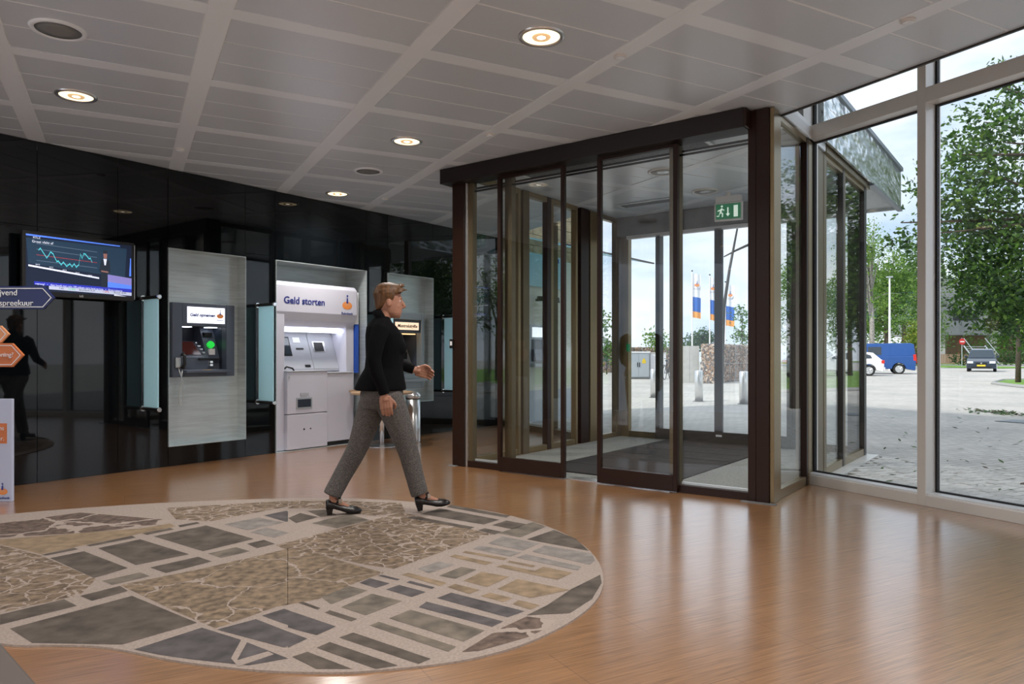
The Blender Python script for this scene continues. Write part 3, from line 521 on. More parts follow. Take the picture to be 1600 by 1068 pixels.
# coin roll dispenser
t = thing('coin_dispenser', 'grey coin roll dispenser signed Muntroluitgifte behind the walking woman', 'cash machine', VW(WALL, 1.72), -PHI, 'machines in the black wall')
tray(t, .47, .5, 2.37, .15, (-.34, .32, .72, 1.80))
MB().box(-.16, -.05, -.39, -.30, .70, 1.82).box(-.16, -.05, .28, .34, .70, 1.82).box(-.16, -.05, -.30, .28, 1.72, 1.82).box(-.16, -.05, -.30, .28, .70, .92).build('fascia', 'light_fascia', t, bevel=.006)
box('sign_frame', 'slate', (-.10, -.07, -.29, .27, 1.53, 1.71), t); sg = box('sign_panel', 'sign_warm', (-.07, -.062, -.25, .23, 1.57, 1.68), t); text('Muntroluitgifte', .068, 'ink_black', sg, (-.059, -.01, 1.625), WALLROT, shear=.25, bold=.0014)
MB().box(-.46, -.45, -.30, .28, .9, 1.53).box(-.45, -.16, -.31, -.30, .9, 1.53).box(-.45, -.16, .28, .29, .9, 1.53).build('recess', 'slate', t); box('lamp_strip', 'led_warm', (-.24, -.14, -.26, .24, 1.505, 1.52), t)
MB().prism([(-.42, 1.45), (-.20, .95), (-.20, .90), (-.45, .90), (-.45, 1.45)], -.29, .27, 'y').build('console', 'light_fascia', t); box('card_slot', 'white', (-.29, -.26, -.05, .05, 1.22, 1.32), t); box('coin_slot', 'black', (-.29, -.255, .10, .18, 1.14, 1.24), t)
MB().tube([(-.22, .0, 1.14), (-.18, .01, 1.05), (-.18, .02, .98), (-.22, .03, .96)], .012, 8).build('handle', 'silver', t, smooth=True); box('shelf', 'light_fascia', (-.16, .04, -.36, .32, .80, .84), t, bevel=.005)
# ---------------------------------------------------------------- frosted privacy screens on chrome-knobbed tubes
for v, lb in ((-2.22, 'frosted glass privacy screen on black tubes left of the Geld opnemen machine'), (-.86, 'frosted glass privacy screen on black tubes between Geld opnemen and Geld storten machines'), (1.05, 'frosted privacy screen mostly hidden behind the walking woman'), (2.42, 'frosted glass privacy screen beside the left vestibule post')):
    t = thing('privacy_screen', lb, 'privacy screen', VW(WALL, v), -PHI, 'frosted privacy screens on the black wall')
    box('frosted_pane', 'frosted', (.035, .325, -.005, .005, .655, 1.775), t)
    for z in (.64, 1.79):
        MB().cyl((.01, 0, z), (.335, 0, z), .018, 14).build('tube', 'black', t, smooth=False); MB().cyl((.0, 0, z), (.012, 0, z), .03, 16).build('wall_flange', 'chrome', t); MB().cyl((.335, 0, z), (.352, 0, z), .027, 16, .022).build('end_knob', 'chrome', t, bevel=.003)
# ---------------------------------------------------------------- television
TVU = .16
t = thing('television', 'black wall television showing a blue news studio and a line chart', 'television', VW(WALL, -2.88, 0), -PHI)
HW, Z0, Z1 = .50, 1.74, 2.33; cz = (Z0+Z1)/2
box('housing', 'black', (TVU-.05, TVU, -HW, HW, Z0, Z1), t, bevel=.006); MB().box(.0, TVU-.05, -.12, .12, cz-.12, cz+.12).build('wall_bracket', 'black', t)
SY0, SY1, SZ0, SZ1 = -HW+.03, HW-.03, Z0+.045, Z1-.03
for nm, cc, em in (('tv_back', (.010, .030, .060), 1.2), ('tv_floor', (.004, .010, .030), 1), ('tv_stripe', (.10, .25, 1.0), .8), ('tv_white', (.75, .8, .95), .9), ('tv_cyan', (.08, .55, .62), .9), ('tv_red', (.45, .05, .06), .8), ('tv_desk', (.24, .22, .58), .8), ('tv_suit', (.012, .02, .035), .8), ('tv_skin', (.30, .14, .12), .8), ('tv_line', (.12, .17, .24), .9), ('tv_ticker', (.02, .03, .42), 1), ('tv_ticker2', (.50, .55, .72), .8), ('tv_green', (.05, .5, .2), .8)):
    mat(nm, cc, .3, emit=em*.6)
def S(a, b, d=0): return (TVU+.001+d, SY0+(SY1-SY0)*a, SZ0+(SZ1-SZ0)*b)
def spoly(name, mm, pts, d): return MB().add([S(a, b, d) for a, b in pts], [tuple(range(len(pts)))]).build(name, mm, scrn)
scrn = MB().add([S(0, 0), S(1, 0), S(1, 1), S(0, 1)], [(0, 1, 2, 3)]).build('screen', 'tv_floor', t)
spoly('studio_wall', 'tv_back', [(.02, .48), (.93, .36), (.95, .93), (.0, .93)], .0008)
spoly('ceiling_strip', 'tv_stripe', [(0, .97), (.88, .955), (.88, .975), (0, 1)], .0012); spoly('floor_strip', 'tv_white', [(.02, .43), (.67, .30), (.67, .33), (.02, .46)], .0012); spoly('side_strip', 'tv_stripe', [(.975, .4), (.995, .4), (.995, .75), (.985, .75)], .0012)
for q in range(4): spoly('grid_line', 'tv_red' if q == 2 else 'tv_line', [(.09, .84-.10*q), (.65, .80-.10*q), (.65, .808-.10*q), (.09, .848-.10*q)], .0012)
cl = [(.11, .73), (.125, .77), (.18, .60), (.205, .68), (.215, .72), (.24, .68), (.27, .55), (.285, .57), (.31, .50), (.33, .56), (.36, .48), (.39, .54), (.41, .48), (.43, .55), (.45, .48), (.475, .54), (.49, .74), (.505, .65), (.52, .75), (.54, .74), (.57, .66), (.585, .68), (.60, .60)]
for (a, b), (c, d) in zip(cl, cl[1:]): spoly('chart_line', 'tv_cyan', [(a-.002, b-.012), (c+.002, d-.012), (c+.002, d+.012), (a-.002, b+.012)], .0016)
spoly('news_desk', 'tv_desk', [(.755, .40), (1, .36), (1, .22), (.755, .26)], .0014); spoly('desk_side', 'tv_stripe', [(.755, .26), (1, .22), (1, .15), (.755, .15)], .0012)
spoly('presenter_suit', 'tv_suit', [(.69, .15), (.745, .15), (.75, .40), (.785, .45), (.775, .66), (.73, .70), (.69, .66), (.67, .46), (.69, .40)], .0022); spoly('presenter_shirt', 'tv_white', [(.722, .57), (.735, .57), (.745, .69), (.712, .69)], .0026); spoly('presenter_face', 'tv_skin', [(.715, .70), (.745, .70), (.75, .80), (.71, .80)], .0026); spoly('presenter_hair', 'tv_suit', [(.707, .79), (.753, .79), (.75, .85), (.71, .85)], .003); spoly('presenter_hands', 'tv_skin', [(.69, .44), (.76, .43), (.76, .455), (.69, .465)], .003)
spoly('ticker_band', 'tv_ticker', [(.07, .11), (1, .085), (1, .15), (.07, .17)], .0018); spoly('ticker_rates', 'tv_ticker2', [(.2, .045), (1, .02), (1, .082), (.2, .105)], .0018); spoly('corner_strip', 'tv_white', [(.82, .0), (.95, .0), (.82, .025)], .0012)
tr_ = WALLROT
text('Groei vlakt af', .032, 'tv_white', scrn, S(.05, .875, .0025), tr_, 'LEFT', extrude=0); text('RTLZ', .026, 'tv_white', scrn, S(.06, .945, .0025), tr_, 'LEFT', extrude=0)
text('ropvang?   •   Ajax houdt met ruim 100 miljoen euro hand op knip   •   Groei industrie', .024, 'tv_white', scrn, S(.08, .128, .003), (R(90), R(1), R(90)), 'LEFT', extrude=0, sx=.92)
for bdy, mm, a in (('7,42', 'tv_suit', .29), ('+0.48%', 'tv_green', .37), ('- BinckBank 8,24', 'tv_suit', .46), ('-1,09%', 'tv_red', .70), ('- Brunel 18,94', 'tv_suit', .80)): text(bdy, .026, mm, scrn, S(a, .078-.02*a, .003), tr_, 'LEFT', extrude=0, sx=.9)
for q, yr in enumerate(('2010', '2011', '2012', '2013', '2014')): text(yr, .018, 'tv_white', scrn, S(.10+.12*q, .47-.03*q, .003), tr_, extrude=0)
text('LG', .028, 'white', t, (TVU+.001, 0, Z0+.02), WALLROT); box('side_edge', 'silver', (TVU-.03, TVU+.001, HW, HW+.004, Z0+.02, Z1-.02), t)
# ---------------------------------------------------------------- arrow signpost at the left edge
t = thing('arrow_signpost', 'signpost with blue and orange arrow boards over a white display panel', 'signpost', (-4.62, 6.0, 0), 0)
MB().cyl((0, .03, 0), (0, .03, 1.95), .03, 14).build('post', 'black', t); MB().lathe([(.28, 0), (.28, .012), (.05, .02)], (0, .03, 0), 28).build('base', 'black', t)
def arrow(name, mm, tip, z0, z1, back, y, label=None):
    zc, hh = (z0+z1)/2, (z1-z0)/2; sh = tip-hh*.95
    pts = [(back, z0), (sh, z0), (tip, zc), (sh, z1), (back, z1)]
    a = MB().prism(pts, y, y+.02, 'y').build(name, mm, t, bevel=.003)
    k = .016; inn = [(back, z0+k), (sh-k*.4, z0+k), (tip-k*1.5, zc), (sh-k*.4, z1-k), (back, z1-k)]; k2 = .022; in2 = [(back, z0+k2), (sh-k2*.4, z0+k2), (tip-k2*1.5, zc), (sh-k2*.4, z1-k2), (back, z1-k2)]
    m = MB()
    for i in range(4):
        p, q, r_, s_ = inn[i], inn[i+1], in2[i+1], in2[i]; m.add([(p[0], y-.0015, p[1]), (q[0], y-.0015, q[1]), (r_[0], y-.0015, r_[1]), (s_[0], y-.0015, s_[1])], [(0, 1, 2, 3)])
    m.build('border_line', 'white', a); return a
ar = arrow('arrow_board', 'sign_blue', .855, 1.575, 1.765, -.33, -.02); text('ijvend', .068, 'white', ar, (.55, -.023, 1.71), FRONTROT, 'RIGHT'); text('opspreekuur', .068, 'white', ar, (.68, -.023, 1.625), FRONTROT, 'RIGHT')
ar = arrow('arrow_board', 'orange_light', .48, 1.30, 1.44, -.33, -.02)
ar = arrow('arrow_board', 'orange', .61, 1.10, 1.295, -.33, -.035); text('woning?', .052, 'white', ar, (.53, -.04, 1.20), FRONTROT, 'RIGHT')
pn = box('display_panel', 'paper_lilac', (-.30, .53, -.06, -.03, 0, .84), t, bevel=.004)
box('orange_block', 'orange', (-.25, .49, -.062, -.06, .475, .64), pn); text('r ons', .05, 'white', pn, (.47, -.064, .60), FRONTROT, 'RIGHT'); text('r.', .05, 'white', pn, (.47, -.064, .515), FRONTROT, 'RIGHT')
logo(pn, (.455, -.061, .10), .10, 'y'); text('Rabobank', .03, 'ink', pn, (.455, -.064, .03), FRONTROT)
# ---------------------------------------------------------------- desk corner at the lower left
t = thing('desk', 'grey-brown desk whose corner shows at the lower left edge', 'desk', (-.790, 1.128, 0), R(-43.5))
box('top', 'desk_grey', (-.9, .32, -.75, .0, .72, .75), t, bevel=.004); 
for x, y in ((-.85, -.70), (.18, -.70), (-.85, -.09), (.18, -.09)): box('leg', 'black', (x, x+.05, y, y+.05, 0, .72), t)
# ---------------------------------------------------------------- bin and side table
t = thing('litter_bin', 'slim round stainless steel litter bin below the coin roll dispenser', 'bin', VW(-1.92, 1.23))
MB().lathe([(.095, 0), (.10, .012), (.10, .60)], seg=32).build('body', 'silver', t, smooth=True); MB().lathe([(.104, .60), (.104, .645), (.07, .69), (.02, .70)], seg=32).build('lid', 'silver', t, smooth=True); MB().lathe([(.1015, .59), (.1015, .602)], seg=32).build('band', 'black', t)
t = thing('side_table', 'small round table with tan top on a steel column behind the woman', 'table', VW(-1.93, .66))
MB().lathe([(.40, .685), (.405, .69), (.405, .71), (.40, .715)], seg=40).build('table_top', 'wood_top', t); MB().cyl((0, 0, .012), (0, 0, .685), .03, 16).build('column', 'chrome', t, smooth=True); MB().lathe([(.21, 0), (.21, .008), (.04, .018)], seg=36).build('base', 'silver', t)
# exit sign hanging in the vestibule
t = thing('exit_sign', 'green emergency exit sign hanging in the vestibule', 'exit sign', VW(1.97, 2.75), -PHI + R(8))
MB().cyl((0, 0, CEIL-.012), (0, 0, CEIL-.05), .03, 12).build('ceiling_mount', 'aluminium', t); box('housing', 'aluminium', (-.155, .155, -.03, .03, CEIL-.13, CEIL-.05), t, bevel=.005); box('frame', 'aluminium', (-.17, .17, -.02, .02, CEIL-.355, CEIL-.13), t, bevel=.004)
ez = CEIL-.245; pn = box('pictogram_panel', 'exit_green', (-.15, .15, -.024, -.02, CEIL-.335, CEIL-.15), t)
m = MB(); E = lambda pts: m.add([(a, -.0255, ez+b) for a, b in pts], [tuple(range(len(pts)))])
E([(-.085, .055), (-.068, .055), (-.062, .072), (-.075, .082), (-.09, .072)]); E([(-.105, .02), (-.085, .045), (-.07, .045), (-.08, .0), (-.10, -.01)]); E([(-.08, .045), (-.045, .02), (-.05, .01), (-.078, .028)]); E([(-.105, .03), (-.13, .015), (-.128, .005), (-.1, .015)])
E([(-.10, .0), (-.085, -.01), (-.115, -.045), (-.14, -.045), (-.14, -.055), (-.11, -.057)]); E([(-.085, .0), (-.06, -.02), (-.065, -.065), (-.078, -.065), (-.075, -.025), (-.10, -.005)])
E([(-.012, .05), (.004, .05), (.004, -.03), (-.012, -.03)]); E([(-.03, -.025), (.022, -.025), (-.004, -.06)]); E([(.065, .07), (.115, .07), (.115, -.07), (.065, -.07)])
m.build('pictogram', 'exit_white', pn)
# door operator grille boxes above the inner doors
for u0, u1, v0, lb in ((.45, 2.6, .5, 'long dark ventilation slot in the vestibule ceiling behind the inner doors'), (.5, 1.3, 2.6, 'short dark ventilation slot in the vestibule ceiling near the street doors')):
    t = thing('ceiling_vent', lb, 'vent', VW(0, 0, CEIL-.006), -PHI, 'ventilation slots in the vestibule ceiling')
    box('frame', 'strip_grey', (u0, u1, v0, v0+.20, -.012, 0), t)
    for i in range(4): box('slot', 'black', (u0+.04, u1-.04, v0+.025+.042*i, v0+.05+.042*i, -.015, -.012), t)
# ---------------------------------------------------------------- carpet printed with a town map
out = [(0, 806), (100, 797), (250, 787), (400, 781), (500, 779), (600, 782), (700, 791), (780, 803), (850, 822), (900, 845), (930, 872), (942, 898), (940, 925), (920, 952), (880, 980), (820, 1008), (760, 1026), (700, 1038), (620, 1047), (540, 1053), (450, 1052), (384, 1048), (297, 1038), (250, 1030), (203, 1020), (150, 1012), (80, 1010), (20, 1010), (-80, 995), (-200, 960), (-300, 915), (-330, 870), (-250, 838), (-120, 818)]
cp = []
for i in range(len(out)):                     # Catmull-Rom through the traced edge
    p = [out[(i+k) % len(out)] for k in (-1, 0, 1, 2)]
    for q in (0, .33, .66):
        cp.append(tuple(.5*(2*p[1][c]+(p[2][c]-p[0][c])*q+(2*p[0][c]-5*p[1][c]+4*p[2][c]-p[3][c])*q*q+(3*p[1][c]-p[0][c]-3*p[2][c]+p[3][c])*q**3) for c in (0, 1)))
CZ = .009
m = MB(); poly = [tuple(floor_px(x, y).xy) for x, y in cp]
m.prism(poly, .0, CZ)
CM = ['carpet_road', 'carpet_dark', 'carpet_blue', 'carpet_tan', 'carpet_grey', 'carpet_taupe', 'carpet_veins', 'carpet_lanes', 'carpet_rust']
def inside(p, c0=(330, 915)): return p
def block(kind, pts, crop, lay):
    ox, oy, sc = (0, 760, 3.2) if crop == 'A' else (450, 760, 3.137)
    z = CZ+.0005*lay
    m.mi(CM.index('carpet_'+kind)).add([tuple(floor_px(ox+x/sc, oy+y/sc).xy)+(z,) for x, y in pts], [tuple(range(len(pts)))])
for k, pts in [('lanes', [(600, 500), (1000, 420), (1440, 317), (1440, 600), (1380, 610), (1080, 720), (870, 630)]), ('veins', [(0, 300), (200, 350), (480, 470), (400, 550), (0, 640)]), ('tan', [(0, 270), (380, 240), (700, 215), (850, 190), (880, 205), (205, 345), (0, 296)]),
               ('rust', [(0, 190), (400, 135), (880, 175), (700, 210), (430, 236), (0, 262)]), ('veins', [(830, 112), (1440, 76), (1440, 105), (1050, 180), (880, 170)])]: block(k, pts, 'A', 1)
for k, pts in [('dark', [(490, 315), (700, 270), (945, 345), (680, 400)]), ('dark', [(770, 255), (1030, 200), (1270, 268), (1015, 330)]), ('dark', [(250, 365), (420, 330), (640, 415), (470, 465)]), ('dark', [(430, 300), (660, 252), (680, 262), (450, 306)]), ('dark', [(710, 240), (850, 213), (870, 220), (735, 248)]), ('dark', [(890, 200), (985, 183), (1000, 190), (900, 210)]), ('dark', [(205, 348), (370, 312), (390, 320), (230, 352)]),
               ('dark', [(750, 412), (990, 358), (1060, 382), (830, 440)]), ('taupe', [(1040, 342), (1180, 310), (1250, 330), (1105, 365)]), ('dark', [(1235, 293), (1320, 273), (1375, 293), (1285, 315)]), ('grey', [(1120, 195), (1290, 160), (1420, 185), (1240, 225)]), ('grey', [(1250, 235), (1330, 210), (1445, 238), (1370, 262)]), ('blue', [(1320, 150), (1430, 126), (1440, 130), (1440, 180), (1430, 182)]),
               ('taupe', [(510, 480), (700, 437), (750, 455), (560, 500)]), ('dark', [(400, 555), (600, 505), (640, 530), (460, 580)]), ('dark', [(50, 720), (660, 555), (985, 690), (610, 800), (160, 792)]), ('dark', [(0, 650), (320, 572), (385, 605), (20, 695), (0, 700)]), ('blue', [(670, 825), (1010, 715), (1200, 775), (1440, 870), (1240, 905), (960, 875), (800, 852)]), ('blue', [(1085, 725), (1280, 672), (1440, 735), (1440, 808), (1420, 815)]),
               ('blue', [(1310, 655), (1420, 620), (1440, 627), (1440, 702)]), ('road', [(1155, 870), (1210, 770), (1235, 790), (1185, 880), (1340, 835), (1370, 850), (1190, 912)])]: block(k, pts, 'A', 3 if k == 'road' else 2)
for k, pts in [('veins', [(2, 78), (180, 72), (555, 85), (575, 128), (430, 150), (300, 135), (240, 112), (2, 112)]), ('veins', [(-59, 294), (560, 130), (1000, 240), (520, 410), (380, 390), (150, 340), (-20, 312)]), ('lanes', [(-2, 314), (150, 340), (470, 430), (330, 480), (150, 560), (-2, 588)]), ('rust', [(1030, 710), (1170, 645), (1320, 665), (1280, 698), (1170, 750), (880, 832), (840, 828)])]: block(k, pts, 'B', 1)
for k, pts in [('dark', [(775, 105), (800, 95), (1090, 148), (1070, 158)]), ('dark', [(650, 140), (745, 112), (1035, 168), (960, 192)]), ('dark', [(580, 158), (615, 150), (915, 205), (890, 215)]), ('dark', [(1000, 195), (1070, 172), (1170, 190), (1100, 215)]), ('taupe', [(1030, 235), (1200, 180), (1265, 202), (1140, 255)]), ('dark', [(930, 220), (965, 210), (1050, 228), (1010, 242)]), ('dark', [(1170, 265), (1305, 218), (1410, 262), (1475, 322)]),
               ('grey', [(980, 285), (1050, 250), (1235, 285), (1150, 320)]), ('grey', [(1195, 325), (1260, 295), (1490, 335), (1505, 370), (1480, 390)]), ('grey', [(905, 312), (940, 295), (1145, 330), (1090, 350)]), ('tan', [(855, 330), (870, 322), (1075, 358), (1060, 368)]), ('tan', [(790, 350), (820, 340), (1005, 380), (970, 392)]), ('grey', [(1120, 355), (1165, 338), (1440, 400), (1420, 418)]), ('tan', [(1075, 378), (1085, 370), (1215, 395), (1200, 403)]),
               ('grey', [(635, 410), (735, 375), (815, 390), (690, 433)]), ('taupe', [(740, 445), (850, 400), (925, 415), (820, 460)]), ('tan', [(1020, 400), (1055, 390), (1210, 420), (1250, 400), (1395, 430), (1320, 465)]), ('tan', [(555, 440), (590, 430), (780, 480), (745, 495)]), ('tan', [(860, 470), (950, 425), (1085, 450), (975, 500)]), ('tan', [(1025, 510), (1125, 460), (1380, 515), (1190, 555)]), ('tan', [(780, 500), (820, 485), (940, 515), (890, 535)]),
               ('tan', [(945, 545), (990, 528), (1100, 555), (1055, 575)]), ('tan', [(1100, 585), (1130, 565), (1235, 590), (1190, 612)]), ('blue', [(730, 555), (800, 528), (1160, 620), (1075, 650)]), ('blue', [(640, 600), (680, 573), (1055, 670), (1000, 697)]), ('taupe', [(495, 655), (600, 612), (965, 715), (860, 770)]), ('taupe', [(400, 690), (445, 672), (825, 795), (785, 820)]), ('dark', [(250, 750), (320, 725), (700, 855), (640, 880)]),
               ('dark', [(140, 800), (205, 772), (540, 888), (430, 905)]), ('dark', [(20, 845), (95, 820), (315, 905), (140, 905)]), ('blue', [(480, 512), (545, 490), (675, 525), (605, 550)]), ('blue', [(580, 478), (600, 470), (720, 502), (705, 510)]), ('taupe', [(260, 600), (410, 533), (560, 570), (380, 640)]), ('taupe', [(160, 550), (300, 495), (390, 518), (210, 585)]), ('blue', [(350, 480), (400, 457), (500, 483), (430, 505)]),
               ('blue', [(440, 445), (460, 440), (550, 462), (535, 468)]), ('dark', [(50, 578), (70, 572), (160, 605), (145, 612)]), ('dark', [(180, 627), (205, 615), (340, 658), (310, 670)]), ('blue', [(0, 615), (235, 695), (140, 738), (0, 700)]), ('blue', [(0, 720), (95, 755), (0, 800)]), ('taupe', [(115, 185), (300, 140), (400, 170), (240, 210)]), ('dark', [(0, 160), (60, 135), (150, 155), (40, 185)]), ('dark', [(95, 125), (180, 118), (240, 145), (160, 155)]),
               ('dark', [(1390, 510), (1530, 440), (1538, 480), (1490, 560), (1380, 630), (1170, 640), (1270, 590)])]: block(k, pts, 'B', 2)
tag(m.build('carpet', CM), 'large rounded carpet printed with a beige and charcoal street map', 'carpet')
# ---------------------------------------------------------------- the walking woman
PX, PY, HEAD = -.97, 5.47, R(17)
wm = thing('person', 'woman in black cardigan and grey checked trousers walking towards the doors', 'person', (PX, PY, 0), HEAD)
def remesh(o, vox, it=4):
    r = o.modifiers.new('skin', 'REMESH'); r.mode = 'VOXEL'; r.voxel_size = vox; r.use_smooth_shade = True
    s = o.modifiers.new('soft', 'SMOOTH'); s.factor = .5; s.iterations = it; return o
# head, neck, hands and ankles: one continuous body
b = MB()
hx, hz = .045, 1.60
b.ell([(hx+.035, 0, hz-.122, .030, .026), (hx+.030, 0, hz-.108, .056, .044), (hx+.018, 0, hz-.085, .074, .058), (hx+.008, 0, hz-.055, .086, .066), (hx+.0, 0, hz-.02, .094, .071), (hx-.004, 0, hz+.02, .098, .074), (hx-.008, 0, hz+.06, .094, .073), (hx-.012, 0, hz+.09, .076, .062), (hx-.014, 0, hz+.112, .042, .036), (hx-.014, 0, hz+.12, .012, .010)], 24)
b.tube([(hx+.088, 0, hz+.018), (hx+.103, 0, hz-.012), (hx+.116, 0, hz-.035), (hx+.094, 0, hz-.046)], [.010, .013, .015, .010], 10)      # nose
b.ball((hx+.086, 0, hz-.067), (.014, .024, .007)); b.ball((hx+.083, 0, hz-.080), (.013, .021, .007)); b.ball((hx+.066, 0, hz-.110), (.020, .024, .016))  # lips, chin
b.ball((hx+.082, 0, hz+.030), (.016, .045, .010))                                                                                                   # brow
for s in (-1, 1):
    b.ball((hx-.012, s*.075, hz-.012), (.020, .010, .031)); b.ball((hx+.050, s*.038, hz-.035), (.026, .022, .026))
b.tube([(-.025, 0, 1.40), (-.005, 0, 1.46), (.02, 0, 1.53), (.03, 0, 1.56)], [.064, .054, .052, .056], 16)
def hand(b, wrist, fwd, palm_n, thumb, curl):
    """wrist point, finger direction, palm normal, thumb side; five fingers bent towards the palm side"""
    f, pn, th = Vector(fwd).normalized(), Vector(palm_n).normalized(), Vector(thumb).normalized(); wv = Vector(wrist)
    b.tube([wv-f*.06, wv, wv+f*.03], [.030, .027, .03], 12, flat=.8)
    for k in (-1, -.33, .33, 1): b.tube([wv+th*k*.022, wv+f*.045+th*k*.030, wv+f*.090+th*k*.032], [.019, .017, .014], 8)
    for k, ln in ((1, .068), (.33, .078), (-.33, .072), (-1, .058)):
        p = wv+f*.085+th*k*.033; q = [p]; d = f.copy()
        for j in range(3):
            d = (d*math.cos(curl)+pn*math.sin(curl)).normalized() if j else (d*math.cos(curl*.7)+pn*math.sin(curl*.7)).normalized(); q.append(q[-1]+d*ln*(.44, .32, .26)[j])
        b.tube(q, [.0105, .0100, .0092, .0075], 8)
    p = wv+f*.03+th*.030; b.tube([p-f*.01, p+(f*.6+th*.75+pn*.2).normalized()*.035, p+(f*.75+th*.55+pn*.4).normalized()*.062, p+(f*.95+th*.3+pn*.5).normalized()*.085], [.016, .0135, .012, .009], 8)
hand(b, (-.015, -.235, .90), (.12, .03, -1), (.25, .95, .05), (.95, -.2, .12), .38)          # near hand hanging
hand(b, (.285, .205, 1.075), (.96, -.10, -.22), (.0, -.92, -.38), (.25, -.25, .93), .75)      # far hand swung forward
b.tube([(-.30, .057, .29), (-.365, .055, .17), (-.365, .055, .115), (-.31, .055, .085), (-.25, .055, .055)], [.040, .036, .030, .026, .018], 12)
b.tube([(.235, -.055, .30), (.268, -.055, .17), (.285, -.055, .125), (.345, -.055, .105), (.405, -.055, .088)], [.040, .036, .030, .026, .018], 12)
b.ell([(-.01, 0, .82, .10, .12), (-.01, 0, .95, .12, .15), (.005, 0, 1.10, .10, .13), (.01, 0, 1.25, .11, .14), (-.01, 0, 1.38, .09, .14), (-.015, 0, 1.43, .06, .09)], 20)
b.tube([(-.02, -.12, 1.40), (-.045, -.20, 1.37), (-.095, -.238, 1.17), (-.035, -.236, .97), (-.015, -.235, .88)], [.045, .045, .036, .030, .027], 10)
b.tube([(-.015, .12, 1.40), (.0, .20, 1.37), (.075, .232, 1.19), (.12, .233, 1.135), (.25, .213, 1.09), (.30, .203, 1.07)], [.045, .045, .038, .035, .029, .027], 10)
b.tube([(.0, -.08, .90), (.115, -.072, .66), (.185, -.060, .46), (.235, -.055, .28)], [.085, .07, .055, .042], 12); b.tube([(-.02, .08, .90), (-.125, .073, .66), (-.21, .062, .45), (-.30, .057, .29)], [.085, .07, .055, .042], 12)
body = remesh(b.build('body', 'skin', wm), .0042, 3); body['label'] = 'head, neck, hands and bare insteps'
ey = MB()
for s in (-1, 1): ey.mi(0).ball((hx+.0715, s*.034, hz+.004), (.0125, .0125, .0075)); ey.mi(1).ball((hx+.0815, s*.035, hz+.004), (.0045, .006, .006))
ey.build('eyes', ['white', 'ink_black'], wm, smooth=True)
# short swept hair
h = MB()
h.ell([(hx-.080, 0, hz-.06, .018, .040), (hx-.070, 0, hz-.04, .034, .058), (hx-.055, 0, hz-.01, .052, .071), (hx-.040, 0, hz+.03, .074, .079), (hx-.018, 0, hz+.06, .104, .087), (hx-.004, 0, hz+.09, .108, .080), (hx-.002, 0, hz+.118, .094, .064), (hx-.004, 0, hz+.136, .060, .040), (hx-.006, 0, hz+.142, .02, .014)], 24)
for i in range(46):
    a = random.uniform(-1, 1); p = Vector((hx+random.uniform(-.09, .07), a*.072, hz+.115-.055*a*a+random.uniform(-.01, .012)))
    h.tube([p, p+Vector((.03, a*.004, .012)), p+Vector((.058, a*.006, .006+random.uniform(-.004, .012)))], [.013, .011, .003], 6)
for s in (-1, 1):
    for i in range(8): p = Vector((hx-.04+.009*i, s*.074, hz+.065-.002*i)); h.tube([p, p+Vector((.0, s*.002, -.022)), p+Vector((-.008, -s*.001, -.045))], [.010, .008, .003], 6)
remesh(h.build('hair', 'hair', wm), .005, 2)
# cardigan
c = MB()
c.ell([(-.020, 0, .935, .190, .205), (-.020, 0, .955, .192, .210), (-.012, 0, 1.02, .172, .198), (.005, 0, 1.10, .142, .172), (.012, 0, 1.18, .142, .170), (.018, 0, 1.27, .150, .180), (.006, 0, 1.35, .138, .190), (-.012, 0, 1.41, .112, .185), (-.018, 0, 1.448, .080, .130), (-.010, 0, 1.475, .062, .070), (-.004, 0, 1.488, .056, .060)], 28)
c.ball((.10, .07, 1.25), (.068, .075, .075)); c.ball((.10, -.07, 1.25), (.068, .075, .075))
c.tube([(-.02, -.155, 1.415), (-.045, -.205, 1.38), (-.075, -.228, 1.28), (-.095, -.240, 1.17), (-.075, -.243, 1.07), (-.035, -.238, .97), (-.018, -.236, .915)], [.060, .066, .058, .052, .048, .042, .040], 16)
c.tube([(-.015, .155, 1.415), (.0, .205, 1.38), (.03, .225, 1.29), (.075, .235, 1.19), (.12, .235, 1.135), (.20, .225, 1.11), (.268, .210, 1.085)], [.060, .066, .058, .053, .050, .044, .040], 16)
cd_ = remesh(c.build('cardigan', 'cardigan', wm), .0075, 5)
cu = MB().tube([(-.05, 0, 1.47), (.0, .0, 1.50)], [.063, .062], 20).build('collar', 'cardigan', wm, smooth=True)
# trousers
p = MB()
p.ell([(-.01, 0, .80, .135, .150), (-.012, 0, .86, .160, .185), (-.01, 0, .92, .160, .190), (-.005, 0, 1.0, .145, .178)], 28)
p.tube([(.01, -.085, .90), (.06, -.083, .80), (.115, -.075, .66), (.165, -.065, .52), (.190, -.060, .44), (.225, -.056, .30), (.262, -.055, .165), (.268, -.055, .15)], [.115, .108, .095, .080, .076, .070, .068, .068], 18)
p.tube([(-.03, .085, .90), (-.075, .083, .80), (-.125, .075, .66), (-.175, .065, .52), (-.215, .062, .44), (-.295, .058, .30), (-.362, .055, .175), (-.370, .055, .155)], [.115, .108, .094, .080, .076, .070, .068, .068], 18)
remesh(p.build('trousers', 'trousers', wm), .0075, 5)
